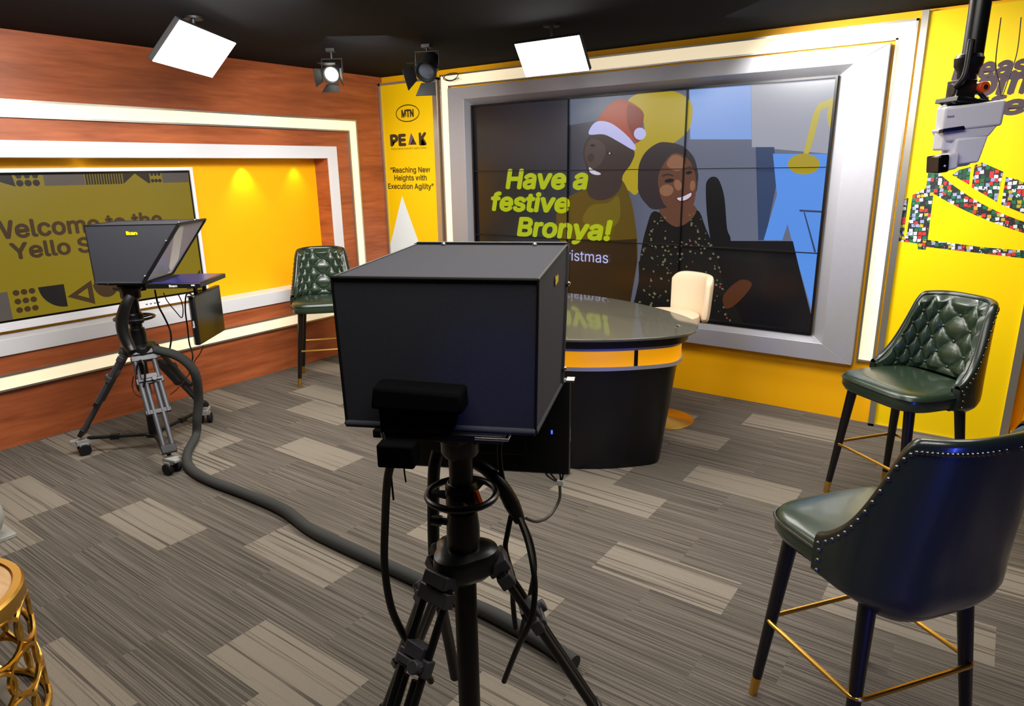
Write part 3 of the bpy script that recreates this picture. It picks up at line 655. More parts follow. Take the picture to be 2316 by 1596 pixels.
    for (cx, cy, a0) in ((q, qy, 0), (-q, qy, 90), (-q, -qy, 180), (q, -qy, 270)):
        for k in range(5):
            a = radians(a0 + 22.5 * k); pts.append(Vector((cx - c * (1 if cx > 0 else -1) + c * cos(a) + .016 * (1 if cx > 0 else -1), cy - c * (1 if cy > 0 else -1) + c * sin(a) + .016 * (1 if cy > 0 else -1), z)))
    MB().tube(pts, .0075, 10, True).build('footrest', M_GOLD, r)
    return r
st = bar_stool('dark green bar stool with tufted back standing in front of the right yellow banner', (-.271, 3.553, 0), radians(233))
copy_thing(st, (-4.36, 3.443, 0), radians(-42) - pi / 2, 'dark green tufted bar stool by the wooden wall, half hidden by the near teleprompter')
copy_thing(st, (-.165, 1.99, 0), radians(144) - pi / 2, 'nearest dark green bar stool, its nail-studded smooth back turned to us')

# ------------------------------------------------------------------ presenter desk
right = [(-2.43, 4.02), (-2.0, 3.98), (-1.66, 3.85), (-1.4, 3.685), (-1.28, 3.49), (-1.283, 3.30), (-1.43, 3.11), (-1.607, 2.96), (-1.80, 2.86), (-2.1, 2.80)]
left_ = [(-2.6, 2.86), (-3.0, 3.06), (-3.16, 3.36), (-3.1, 3.68), (-2.85, 3.94)]
LOOP, _ = catmull([Vector((x, y, 0)) for x, y in right + left_], 8, True)
def inset(d, z):
    n = len(LOOP); out = []
    for i in range(n):
        t = (LOOP[(i + 1) % n] - LOOP[i - 1]).normalized(); nn = Vector((-t.y, t.x, 0)); c = Vector((-2.2, 3.4, 0)) - LOOP[i]
        if nn.dot(c) < 0: nn = -nn
        out.append((LOOP[i] + nn * d) + Vector((0, 0, z)))
    return out
dk = thing('presenter_desk', 'rounded black studio desk with grey glass top and orange band before the video wall', 'desk', (-2.2, 3.4, 0))
under(MB().prism(inset(.0, .785), inset(0, .8)).build('glass_top', M_DESKGLASS, bevel=.003), dk)
under(MB().prism(inset(.05, .736), inset(.045, .785)).build('top_support', M_DESKBLK), dk)
for z0, z1 in ((.716, .736), (.608, .628)): under(MB().prism(inset(.075, z0), inset(.075, z1)).build('metal_band', M_SILVER), dk)
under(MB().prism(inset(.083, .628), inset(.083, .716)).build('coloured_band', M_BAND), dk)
i0 = min(range(len(LOOP)), key=lambda i: (LOOP[i] - Vector((-1.43, 3.11, 0))).length)
p = inset(.081, .672)[i0]
under(MB().box(p, (.02, .006, .088), rz=atan2(*(LOOP[i0 + 1] - LOOP[i0 - 1]).yx)).build('band_joint', M_DESKBLK), dk)
under(MB().prism(inset(.175, .0), inset(.10, .608)).build('base', M_DESKBLK, bevel=.004), dk)
for x, y in ((1371, 680), (1532, 738)):
    p = on(x, y, 2, .8); under(MB().lathe([(.0, 0), (.017, 0), (.017, .004), (.012, .007), (0, .008)], p, 16).build('glass_fixing', M_STEEL, merge=True), dk)

# ------------------------------------------------------------------ cream swivel chair behind the desk
ch = thing('swivel_stool', 'cream leather swivel stool with gold round base beside the video wall', 'stool', (-1.70, 4.06, 0), radians(238) - pi / 2)
MB().lathe([(.205, 0), (.205, .006), (.19, .012), (.06, .02), (.03, .03), (.028, .06)], n=40).build('base', M_GOLD, ch)
MB().lathe([(.022, .02), (.022, .5), (.03, .5), (.03, .64)], n=20).build('column', M_GOLD, ch)
MB().tube([(.16, .06, .64), (.16, .12, .6), (.16, .14, .3), (.15, .15, .285), (-.15, .15, .285), (-.16, .14, .3), (-.16, .12, .6), (-.16, .06, .64)], .008, 10).build('footrest', M_GOLD, ch)
MB().lathe([(0, .64), (.17, .64), (.2, .655), (.208, .69), (.2, .722), (.17, .735), (0, .742)], n=40).build('seat', M_CREAM, ch)
def cback(u, v):
    # closed slab bent round the sitter: v runs over the section, u along the arc
    ph = radians(50); p = ph * (2 * u - 1); e = abs(2 * u - 1)
    zt = .972 - .05 * e ** 7; zb = .675 + .03 * e ** 8
    th = .028 * (1 - e ** 12 * .5); a = 2 * pi * v
    k = 5; c, s = cos(a), sin(a); q = (abs(c) ** k + abs(s) ** k) ** (-1 / k)
    r_ = .222 + th * q * c + .015; z = (zt + zb) / 2 + (zt - zb) / 2 * q * s
    r_ += .02 * (z - .7) / .3
    return (r_ * sin(p), -r_ * cos(p), z)
b = MB(); V = [[b._v(cback(i / 36, j / 32)) for j in range(32)] for i in range(37)]
for i in range(36):
    for j in range(32): b._f([V[i][j], V[i + 1][j], V[i + 1][(j + 1) % 32], V[i][(j + 1) % 32]])
b._f(V[0][::-1]); b._f(V[-1])
b.build('backrest', M_CREAM, ch, smooth=50, bevel=.006)

# ------------------------------------------------------------------ gold side table and pedestal at the left edge
tb = thing('side_table', 'round gold drum side table with pale wooden top at the lower left edge', 'side table', (-2.415, .35, 0))
MB().lathe([(.0, .434), (.236, .434), (.236, .446), (0, .446)], n=64).build('wooden_top', M_TABLEWOOD, tb, merge=True, smooth=30)
MB().lathe([(.237, .40), (.262, .39), (.268, .40), (.268, .444), (.262, .452), (.241, .452), (.237, .448), (.237, .40)], n=64).build('rim', M_GOLD, tb)
b = MB(); R_ = .262
def arcpt(a, z): return Vector((R_ * cos(a), R_ * sin(a), z))
for row, z in enumerate((.335, .2, .07)):
    for k in range(12):
        a0 = 2 * pi * (k + .5 * (row % 2)) / 12
        b.tube([arcpt(a0 + .075 / R_ * cos(q) * 1.05, z + .068 * sin(q)) for q in [2 * pi * i / 20 for i in range(20)]], .0075, 6, True)
b.torus((0, 0, .01), R_, .01, 64, 8)
lt = b.build('lattice_side', M_GOLD, tb)
pd = thing('pedestal', 'pale grey rounded pedestal on a clear square plate at the left photo edge', 'pedestal', (-3.87, .66, 0))
MB().box((0, 0, .012), (.56, .56, .02)).build('clear_plate', M_CLEAR, pd, bevel=.004)
MB().lathe([(0, .022), (.06, .022), (.10, .055), (.12, .11), (.112, .165), (.085, .205), (.04, .225), (0, .23)], c=(.20, .15, 0), n=40).build('body', mat('pale_grey_paint', rgb(166, 166, 160), .35), pd, smooth=80)
#PART4

# ------------------------------------------------------------------ teleprompters, tripods, cameras
def frame_of(x, y, yaw):
    M = Matrix.Translation((x, y, 0)) @ Matrix.Rotation(yaw - pi / 2, 4, 'Z'); return M, M.inverted()
def flat_text(s, m, parent, M, w, h=None, bold=.03, shear=0.0, label=None):   # lettering on a part: M places its centre line
    return text(s, m, None, None, 0, 0, 0, w=w, h=h, bold=bold, shear=shear, parent=parent, M=M, align='CENTER', label=label)
def plane(o, xa, ya):                                   # a matrix from an origin and two directions
    xa, ya = Vector(xa).normalized(), Vector(ya).normalized(); za = xa.cross(ya)
    return Matrix(((xa.x, ya.x, za.x, o[0]), (xa.y, ya.y, za.y, o[1]), (xa.z, ya.z, za.z, o[2]), (0, 0, 0, 1)))
def teleprompter(label, x, y, yaw, P):
    r = thing('teleprompter', label, 'teleprompter', (x, y, 0), yaw - pi / 2)
    y0, zt, zb, wr, wf, lt, lb, zf = P['y0'], P['zt'], P['zb'], P['wr'], P['wf'], P['lt'], P['lb'], P['zf']
    th = .006
    def hexsides(o):
        return dict(rtl=(-wr / 2 + o, y0 + o, zt - o), rtr=(wr / 2 - o, y0 + o, zt - o), rbl=(-wr / 2 + .006 + o, y0 + o, zb), rbr=(wr / 2 - .006 - o, y0 + o, zb),
                    ftl=(-wf / 2 + o, y0 + lt, zt - o + .002), ftr=(wf / 2 - o, y0 + lt, zt - o + .002), fbl=(-wf / 2 + o, y0 + lb, zf), fbr=(wf / 2 - o, y0 + lb, zf))
    A, B = hexsides(0), hexsides(th)
    b = MB()
    for q in (('rtl', 'rtr', 'ftr', 'ftl'), ('rtl', 'rtr', 'rbr', 'rbl'), ('rtr', 'ftr', 'fbr', 'rbr'), ('rtl', 'ftl', 'fbl', 'rbl')):
        b.hexa([A[k] for k in q], [B[k] for k in q])
    hood = b.build('hood', M_FABRIC, r, bevel=.004, seg=2)
    # sewn seams and the hem roll along the lower edge
    b = MB()
    e = .001
    b.tube([A['rtl'], A['rtr']], .0035, 8); b.tube([A['rtr'], A['rbr']], .0028, 8); b.tube([A['rtl'], A['rbl']], .0028, 8); b.tube([A['rtl'], A['ftl']], .0025, 8); b.tube([A['rtr'], A['ftr']], .0025, 8)
    b.build('seam_piping', M_BLACK, hood)
    b = MB(); b.tube([A['rbl'], A['rbr']], .007, 12); b.tube([A['rbr'], A['fbr']], .005, 10); b.tube([A['rbl'], A['fbl']], .005, 10)
    b.build('hem', M_FABRIC, hood)
    # slanted mirror frame and glass
    L0, L1, R0, R1 = Vector(A['fbl']), Vector(A['ftl']), Vector(A['fbr']), Vector(A['ftr'])
    b = MB()
    for p, q in ((L0, L1), (R0, R1), (L0, R0), (L1, R1)):
        d = (q - p).normalized(); n = Vector((0, 1, 0)); s = d.cross(Vector((1, 0, 0)) if abs(d.x) < .5 else Vector((0, 0, 1))).normalized()
        t2 = d.cross(s).normalized(); hw = .008
        c4 = lambda o: [o + s * hw + t2 * .006, o - s * hw + t2 * .006, o - s * hw - t2 * .006, o + s * hw - t2 * .006]
        b.hexa(c4(p), c4(q))
    fr = b.build('mirror_frame', M_BLACK, r, smooth=0)
    MB().poly([L0, R0, R1, L1]).build('beam_splitter_glass', M_BEAM, fr, smooth=0)
    b = MB()
    for side in (A['fbr'], A['fbl']):
        f1 = A['ftr'] if side is A['fbr'] else A['ftl']
        for k in (.12, .72):
            p = Vector(side).lerp(Vector(f1), k); b.ball((p.x + (.008 if p.x > 0 else -.008), p.y - .012, p.z), .006, 8)
    for k in (-.3, .3): b.ball((wf * k, y0 + lt - .03, zt + .004), .006, 8)
    b.build('press_stud', M_STEEL, hood)
    for s in (1, -1):
        yc = y0 + lb * P['logo']
        zc = zt - .052
        M = plane((s * (wr / 2 + (wf - wr) / 2 * .5 + .0022), yc, zc), (0, s, 0), (0, 0, 1))
        flat_text('ikan', M_LOGO, hood, M, .062, .02, bold=.06)
    # base plate with rails, tray monitor, hanging talent monitor
    b = MB(); b.box((0, y0 + .16, zb - .012), (wr * .66, .36, .016)); b.box((0, y0 + .13, zb - .032), (.1, .16, .026))
    for s in (-1, 1): b.tube([(s * .07, y0 - .002, zb - .024), (s * .07, y0 + lt * .9, zb - .024)], .0075, 10)
    bp = b.build('base_plate', M_BLACK, r, bevel=.002)
    b = MB()
    for s in (-1, 1):
        for k in (.04, .2): b.ball((s * wr * .331, y0 + k, zb - .012), .006, 8)
    b.tube([(wr * .2, y0 - .03, zb - .006), (wr * .36, y0 - .03, zb - .006), (wr * .36, y0 + .03, zb - .006)], .003, 8)
    b.build('screw', M_STEEL, bp)
    ty0, ty1 = P['tray']
    tr = MB().box((0, (ty0 + ty1) / 2, zb - .022), (P['tw'], ty1 - ty0, .028)).build('tray_monitor', M_BLACKG, r, bevel=.004)
    MB().box((0, (ty0 + ty1) / 2, zb - .0076), (P['tw'] - .03, ty1 - ty0 - .03, .001)).build('screen', P['scr'], tr, smooth=0)
    flat_text('ikan', M_WLOGO, tr, plane((P['tw'] / 2 + .0004, (ty0 + ty1) / 2, zb - .028), (0, 1, 0), (0, 0, 1)), .046, .013, bold=.05)
    MB().box((P['tw'] / 2, ty1 - .04, zb - .02), (.002, .02, .008)).build('sticker', M_WLOGO, tr, smooth=0)
    my = P['my']; mz0, mz1 = P['mz']
    tm = MB().box((0, my, (mz0 + mz1) / 2), (P['mw'] * 1.02, .03, mz1 - mz0)).build('talent_monitor', M_BLACKG, r, bevel=.006)
    MB().box((0, my + .0155, (mz0 + mz1) / 2), (P['mw'] * 1.02 - .02, .001, mz1 - mz0 - .02)).build('screen', M_SCRBLACK, tm, smooth=0)
    b = MB(); b.box((0, my - .022, (mz0 + mz1) / 2), (P['mw'] * .5, .02, (mz1 - mz0) * .55)); b.box((.06, my - .025, (mz1 + zb) / 2 - .03), (.03, .014, .10)); b.box((-.06, my - .025, (mz1 + zb) / 2 - .03), (.03, .014, .10))
    b.build('mounting_bracket', M_BLACK, tm, bevel=.002)
    b = MB(); b.box((P['mw'] * .51, my, mz1 - .002), (.02, .032, .006)); b.box((P['mw'] * .51, my - .0152, (mz0 + mz1) / 2), (.003, .002, mz1 - mz0 - .01)); b.build('edge_trim', M_STEEL, tm, smooth=0)
    MB().box((P['mw'] * .40, my - .0156, mz0 + .12), (.004, .002, .010)).build('power_light', M_BLUELED, tm, smooth=0)
    flat_text('ikan', M_WLOGO, tm, plane((P['mw'] * .51 + .0006, my, (mz0 + mz1) / 2 - .02), (0, 0, 1), (0, -1, 0)), .04, .011, bold=.05)
    return r
def tripod(label, x, y, rz, P):
    r = thing('camera_tripod', label, 'tripod', (x, y, 0), rz)
    zb, zr, ztop = P['bowl'], P['ring'], P['top']; ls, cs, rr_ = P['ls'], P['cs'], P['rr']
    # bowl casting with three shoulders
    n = 48
    def bowl(u, v):
        a = 2 * pi * u; lobes = max(0, max(cos(a - radians(q)) for q in P['legs'])) ** 3
        pr = [(0, zb), (.7, zb), (.96, zb - .008), (1, zb - .022), (.97, zb - .055), (.7, zb - .075), (0, zb - .078)]
        f = v * 6; i = min(int(f), 5); t = f - i; rr = pr[i][0] * (1 - t) + pr[i + 1][0] * t; z = pr[i][1] * (1 - t) + pr[i + 1][1] * t
        R_ = (.058 + .022 * lobes) * P['bs']
        return (R_ * rr * cos(a), R_ * rr * sin(a), z)
    b = MB(); b.grid(bowl, n, 12, wrap=True); b.build('bowl', M_BLACKG, r, merge=True, smooth=40)
    MB().lathe([(.026, zb - .07), (.026, P['pole']), (.022, P['pole'] - .02), (0, P['pole'] - .02)], n=24).build('centre_pole', M_BLACK, r)
    b = MB(); L_ = lambda pr: b.lathe([(q * cs, z) for q, z in pr], n=28)
    L_([(.024, zb - .01), (.024, ztop)]); L_([(.034, zb), (.034, zb + .05), (.030, zb + .09), (.025, zb + .092)])
    L_([(.029, zr - .035), (.033, zr - .03), (.033, zr + .02), (.028, zr + .03)])
    L_([(.032, ztop - .07), (.038, ztop - .06), (.038, ztop - .02), (.05, ztop - .012), (.05, ztop)]); b.box((0, .01, ztop - .005), (.11, .16, .02))
    col = b.build('column', M_BLACKG, r, bevel=.001)
    b = MB()
    for k in (-.008, .012): b.ball((.012, -.03, zb + .02 + k), .004, 8)
    b.build('rivet', M_STEEL, col)
    b = MB(); b.cyl((-.025, -.01, zb + .055), (-.055, -.02, zb + .055), .008); b.cyl((-.05, -.018, zb + .055), (-.07, -.025, zb + .055), .013, .011, 12); b.build('clamp_knob', M_BLACKG, col)
    b = MB(); b.torus((0, 0, zr), rr_, .0078, 56, 10)
    rg = b.build('steering_ring', M_BLACKG, r)
    b = MB()
    for q in (90, 210, 330):
        a = radians(q); c, s = cos(a), sin(a)
        b.hexa([(.025 * c - .014 * s, .025 * s + .014 * c, zr - .01), (.025 * c + .014 * s, .025 * s - .014 * c, zr - .01), (.96 * rr_ * c + .007 * s, .96 * rr_ * s - .007 * c, zr - .003), (.96 * rr_ * c - .007 * s, .96 * rr_ * s + .007 * c, zr - .003)],
               [(.025 * c - .014 * s, .025 * s + .014 * c, zr), (.025 * c + .014 * s, .025 * s - .014 * c, zr), (.96 * rr_ * c + .007 * s, .96 * rr_ * s - .007 * c, zr + .003), (.96 * rr_ * c - .007 * s, .96 * rr_ * s + .007 * c, zr + .003)])
    b.build('ring_spoke', M_BLACKG, rg)
    if P.get('lever'):
        b = MB(); b.box(P['lever'], (.013, .012, .044), R=Matrix.Rotation(radians(-24), 3, 'Y')); b.build('orange_lever', M_ORANGE, col, bevel=.002)['label'] = 'orange lock lever'
    # pan bracket under the camera plate
    b = MB(); b.box((-.055, .07, ztop - .02), (.15, .03, .02)); b.cyl((-.12, .053, ztop - .02), (-.12, .088, ztop - .02), .009); b.cyl((-.02, .053, ztop - .02), (-.02, .088, ztop - .02), .012); b.build('pan_bracket', M_BLACK, col, bevel=.002)
    for q, (fx, fy, fz) in zip(P['legs'], P['feet']):
        a = radians(q); c, s = cos(a), sin(a); sd = Vector((-s, c, 0))
        top = Vector((.07 * c, .07 * s, zb - .04)); foot = Vector((fx, fy, fz)); d = (foot - top).normalized(); L = (foot - top).length
        up = sd.cross(d).normalized(); up = up if up.z > 0 else -up
        R = Matrix((sd, d, up)).transposed() if sd.cross(d).dot(up) > 0 else Matrix((-sd, d, up)).transposed()
        b = MB(); b.box(top + d * .01, (.062 * ls, .03, .05), R=R); b.box(top + d * .045, (.078 * ls, .034, .034), R=R)
        lg = b.build('leg', M_DGREY, r, bevel=.003)
        b = MB(); b.box(top + d * .19, (.082 * ls, .037, .026), R=R); b.box(top + d * .165, (.05 * ls, .03, .04), R=R); b.build('leg_clamp', M_DGREY, lg, bevel=.003)
        b = MB()
        for o in (-.029 * ls, .029 * ls): b.cyl(top + sd * o + d * .02, top + sd * o + d * (L * .62), .0085 * ls, n=12)
        for o in (-.013 * ls, .013 * ls): b.cyl(top + sd * o + d * (L * .25), top + sd * o + d * (L * .97), .0075 * ls, n=12)
        b.build('leg_tube', P['tube'], lg)
        b = MB(); b.box(top + d * .19 + up * .02, (.07 * ls, .016, .008), R=R); b.cyl(top + d * .19 + sd * .022 + up * .012, top + d * .19 + sd * .022 + up * .034, .015, n=16); b.build('lock_lever', M_DGREY, lg, bevel=.002)
        b = MB(); b.box(top + d * (L * .6), (.078 * ls, .03, .022), R=R); b.box(top + d * (L * .965), (.045 * ls, .05, .026), R=R); b.cyl(top + d * (L * .96), foot, .012, .006, 12); b.build('leg_joint', M_BLACKG, lg, bevel=.003)
    return r

S_BLUEMON = screen_mat('screen_prompter_blue', 26, 20, 150, .5)
# near set, its hood towards us
NX, NY, NYAW = -.8955, 1.037, radians(116.2)
teleprompter('large black fabric teleprompter hood in the centre foreground, seen from behind', NX, NY, NYAW,
             dict(y0=-.154, zt=1.459, zb=1.172, wr=.385, wf=.392, lt=.545, lb=.40, zf=1.138, logo=.72, tray=(.10, .42), mw=.42, tw=.36, scr=M_SCRBLACK, my=.31, mz=(.872, 1.132)))
tripod('black camera tripod with steering ring under the near teleprompter in the foreground', NX, NY, 0,
       dict(bowl=.825, ring=.955, top=1.118, pole=.30, legs=(44, 163, 266), feet=[(.5 * cos(radians(a)), .5 * sin(radians(a)), 0.0) for a in (44, 163, 266)], tube=M_BLACKG, lever=(.047, .0, .952), ls=1.08, cs=1.1, rr=.076, bs=1.0))
vc = thing('video_camera', 'black video camera poking out of the back of the near teleprompter hood', 'camera', (NX, NY, 0), NYAW - pi / 2)
b = MB(); b.hexa([(-.10, -.205, 1.168), (.034, -.205, 1.172), (.034, -.157, 1.172), (-.10, -.157, 1.168)], [(-.106, -.20, 1.262), (.058, -.20, 1.256), (.058, -.157, 1.262), (-.106, -.157, 1.268)])
bd = b.build('body', M_VELVET, vc, bevel=.008)
b = MB(); b.hexa([(-.112, -.214, 1.225), (.062, -.214, 1.222), (.062, -.16, 1.222), (-.112, -.16, 1.225)], [(-.108, -.208, 1.266), (.060, -.208, 1.258), (.060, -.158, 1.264), (-.108, -.158, 1.270)]); b.build('rain_flap', M_VELVET, bd, bevel=.006)
b = MB(); b.box((-.06, -.222, 1.145), (.07, .04, .045)); b.build('battery', M_VELVET, vc, bevel=.004)
b = MB(); b.cyl((-.094, -.206, 1.178), (-.086, -.214, 1.158), .004); b.build('connector', M_STEEL, vc)

# far set by the left wall
FX, FY, FYAW = -4.10, 1.863, radians(37.2)
teleprompter('small black teleprompter seen from the side in front of the wall television', FX, FY, FYAW,
             dict(y0=-.095, zt=1.379, zb=1.065, wr=.345, wf=.345, lt=.51, lb=.27, zf=1.062, logo=.92, tray=(.19, .49), mw=.37, tw=.37, scr=S_BLUEMON, my=.43, mz=(.70, .985)))
feet = [(-.28, -.29, .125), (.44, -.13, .125), (-.155, .425, .125)]
tripod('black camera tripod on a wheeled dolly in front of the left wall niche', FX, FY, 0,
       dict(bowl=.675, ring=.83, top=1.012, pole=.12, legs=[math.degrees(atan2(fy, fx)) for fx, fy, fz in feet], feet=feet, tube=M_DGREY, ls=1.75, cs=1.45, rr=.105, bs=1.35))
dl = thing('tripod_dolly', 'three wheeled dolly with grey caster housings under the left tripod', 'dolly', (FX, FY, 0))
b = MB(); b.lathe([(.0, .085), (.045, .085), (.045, .105), (0, .105)], n=24)
b.build('hub', M_BLACK, dl, merge=True)
for fx, fy, fz in feet:
    v = Vector((fx, fy, 0)); d = v.normalized()
    b = MB(); b.cyl(d * .03 + Vector((0, 0, .095)), v - d * .03 + Vector((0, 0, .10)), .011, n=12); b.box(v * .55 + Vector((0, 0, .097)), (.05, .03, .03), rz=atan2(d.y, d.x)); b.build('arm', M_BLACK, dl)
    cs = MB(); a0 = atan2(d.y, d.x)
    cs.box(v + Vector((0, 0, .079)), (.075, .055, .035), rz=a0 + .5); cs.box(v + d * .025 + Vector((0, 0, .088)), (.09, .035, .018), rz=a0 + .5)
    for s in (-1, 1): cs.box(v + Matrix.Rotation(a0 + .5, 3, 'Z') @ Vector((0, s * .03, .055)), (.05, .008, .045), rz=a0 + .5)
    co = cs.build('caster', M_GREYP, dl, bevel=.006)
    w = MB(); ax = Matrix.Rotation(a0 + .5, 3, 'Z') @ Vector((0, 1, 0))
    for s in (-1, 1): w.cyl(v + ax * s * .014 + Vector((0, 0, .034)), v + ax * s * .042 + Vector((0, 0, .034)), .034, n=24)
    w.build('wheel', M_RUBBER, co, bevel=.004)

# ------------------------------------------------------------------ cables
def cable(label, pts, r, m, smooth=8, name='cable', n=8):
    b = MB(); b.tube(pts, r, n, smooth=smooth); o = b.build(name, m, None, smooth=60); return tag(o, label, 'cable')
pts = [on(349, 790, 1, 1.90), on(404, 806, 1, 1.99), on(440, 842, 1, 2.05), on(449, 898, 1, 2.09), on(446, 943, 1, 2.08), on(443, 985, 1, 2.06)]
pts += [on(x, y, 2, .027) for x, y in ((424, 1024), (428, 1056), (470, 1084), (560, 1118), (640, 1152), (700, 1196), (760, 1226), (860, 1272), (960, 1318), (1030, 1352), (1100, 1382), (1170, 1418), (1230, 1452), (1300, 1500))]
rnd = random.Random(3)
cable('thick dark grey cable sleeve snaking over the carpet between the two tripods', pts, [.027 + rnd.uniform(-.002, .003) for _ in pts], M_SLEEVE, 10, 'cable_sleeve', 14)
def loc(px_, py_, s):                                   # a point in the near set's upright plane s metres ahead of its column
    u = Vector((cos(NYAW), sin(NYAW), 0)); return on_plane(px_, py_, Vector((NX, NY, 0)) + u * s, u)
cable('long black cable looping down left of the near tripod', [loc(903, 1008, -.18), loc(894, 1022, -.18), loc(877, 1080, -.17), loc(871, 1180, -.14), loc(870, 1280, -.13), loc(884, 1370, -.12), loc(910, 1430, -.10), loc(940, 1480, -.06), loc(975, 1540, 0)], .0085, M_CABLE)
cable('thin black cord beside the looping cable under the near camera', [loc(893, 965, -.15), loc(879, 985, -.15), loc(880, 1030, -.145), loc(886, 1090, -.145), loc(890, 1130, -.145)], .0022, M_CABLE)
cable('thick black hanging cable behind the near tripod column', [loc(990, 1020, .16), loc(982, 1060, .15), loc(980, 1140, .15), loc(981, 1230, .15), loc(985, 1300, .17), loc(1000, 1380, .2), loc(1015, 1450, .25), loc(1030, 1530, .28)], .0155, M_CABLE, n=12)
cable('thick black sleeve arching down right of the near steering ring', [loc(1062, 1042, .12), loc(1100, 1062, .11), loc(1135, 1100, .10), loc(1158, 1140, .10), loc(1176, 1178, .10)], [.012, .015, .017, .019, .013], M_CABLE, n=12)
cable('black strap hanging from the near monitor into the cable sleeve', [loc(1140, 985, .13), loc(1130, 1010, .12), loc(1133, 1060, .11), loc(1142, 1100, .10), loc(1156, 1130, .10)], .006, M_CABLE)
cable('black cable dropping from the sleeve to the right tripod leg', [loc(1156, 1165, .10), loc(1148, 1205, .09), loc(1143, 1240, .09), loc(1153, 1280, .08), loc(1161, 1310, .08), loc(1160, 1360, .09), loc(1166, 1420, .1)], .0065, M_CABLE)
cable('black cable bowing out over the right tripod leg', [loc(1174, 1172, .09), loc(1192, 1220, .06), loc(1205, 1280, .02), loc(1210, 1330, 0), loc(1204, 1390, -.02), loc(1188, 1430, -.02), loc(1168, 1470, 0), loc(1140, 1540, .04)], .007, M_CABLE)
cable('second black cable running straight behind the bowed one', [loc(1178, 1172, .10), loc(1200, 1225, .10), loc(1209, 1285, .10), loc(1200, 1340, .12), loc(1188, 1390, .14), loc(1176, 1440, .16)], .0065, M_CABLE)
cable('thin grey video cable curving from the hanging monitor to the sleeve', [loc(1266, 1098, .29), loc(1266, 1125, .28), loc(1255, 1150, .26), loc(1238, 1170, .22), loc(1214, 1179, .16), loc(1190, 1172, .11)], .004, M_CABLEG)
pl = MB(); p = loc(1267, 1090, .29); pl.box(p, (.016, .01, .012), rz=NYAW - pi / 2); tag(pl.build('cable_plug', M_WLOGO, bevel=.001), 'white cable plug hanging below the near monitor', 'plug')
for i, (a, c, bb) in enumerate((((1225, 1050), (1238, 1075), (1258, 1088)), ((1234, 1052), (1248, 1074), (1262, 1088)), ((1258, 1055), (1266, 1070), (1268, 1086)), ((1272, 1056), (1274, 1070), (1270, 1086)))):
    cable(('leftmost', 'second', 'third', 'rightmost')[i] + ' of four thin black leads bunched under the near monitor', [loc(*a, .30), loc(*c, .295), loc(*bb, .29)], .0025, M_CABLE, 5)
cable('thin black cord with tail hanging from the pan bracket of the near tripod', [loc(914, 1030, .05), loc(914, 1060, .05), loc(918, 1090, .05)], .002, M_CABLE, 4)
uF = Vector((cos(FYAW), sin(FYAW), 0))
def locf(px_, py_, s): return on_plane(px_, py_, Vector((FX, FY, 0)) + uF * s, uF)
def lw(px_, py_, yv): return on(px_, py_, 1, yv)
cable('fat bundle of black cables bulging beside the column of the far tripod', [lw(296, 668, 1.76), lw(284, 690, 1.73), lw(276, 722, 1.72), lw(279, 752, 1.72), lw(291, 780, 1.73), lw(300, 796, 1.73)], [.02, .028, .032, .032, .03, .022], M_CABLE, 6, n=12)
b = MB()
for q in range(3): b.tube([lw(318 + 9 * (1 + .12 * q) * cos(a) , 850 + 36 * sin(a), 1.76 + .008 * q) for a in [2 * pi * k / 20 for k in range(20)]], .004, 6, True)
tag(b.build('cable_coil', M_CABLE), 'narrow black cable coil hanging under the bowl of the far tripod', 'cable')
cable('black cable hanging from the far teleprompter tray to its tripod', [lw(350, 655, 2.02), lw(358, 690, 2.02), lw(372, 718, 2.02), lw(384, 745, 2.01), (lw(387, 770, 2.0)), lw(381, 800, 1.97)], .0055, M_CABLE)
cable('thin dark lead hanging below the far tray monitor', [lw(370, 662, 2.03), lw(378, 680, 2.03), lw(398, 705, 2.03), lw(411, 718, 2.03), lw(414, 700, 2.04), lw(410, 680, 2.04), lw(402, 664, 2.04)], .003, M_CABLER)
cable('black cable looping from the back of the far hanging monitor', [lw(436, 672, 2.12), lw(430, 664, 2.12), lw(421, 668, 2.12), lw(419, 700, 2.12), lw(424, 740, 2.12), lw(428, 775, 2.12), lw(436, 805, 2.11), lw(430, 830, 2.09)], .0045, M_CABLE)
cable('thin dark red cable drooping from the far monitor past the tripod leg', [lw(460, 782, 2.12), lw(452, 800, 2.11), lw(438, 820, 2.09), lw(425, 850, 2.05), lw(400, 880, 1.98), lw(385, 892, 1.95)], .003, M_CABLER)
cable('thin dark red cable looping in front of the left tripod legs', [lw(302, 850, 1.78), lw(299, 872, 1.78), lw(306, 890, 1.78), lw(322, 899, 1.78), lw(345, 902, 1.78)], .003, M_CABLER)

# ------------------------------------------------------------------ hanging camera, lamps and light panels
cx = on(2178, 300, 0, -.12)
c0 = EYE + ray(2178, 305) * (1.9 / FPX)
rt = thing('robotic_camera', 'white remote studio camera hanging upside down in front of the right banner', 'camera', c0, radians(35.7))
k = .00124
def P2(x, y, dep=0): return Vector(((x - 2178) * k, dep, (305 - y) * k))
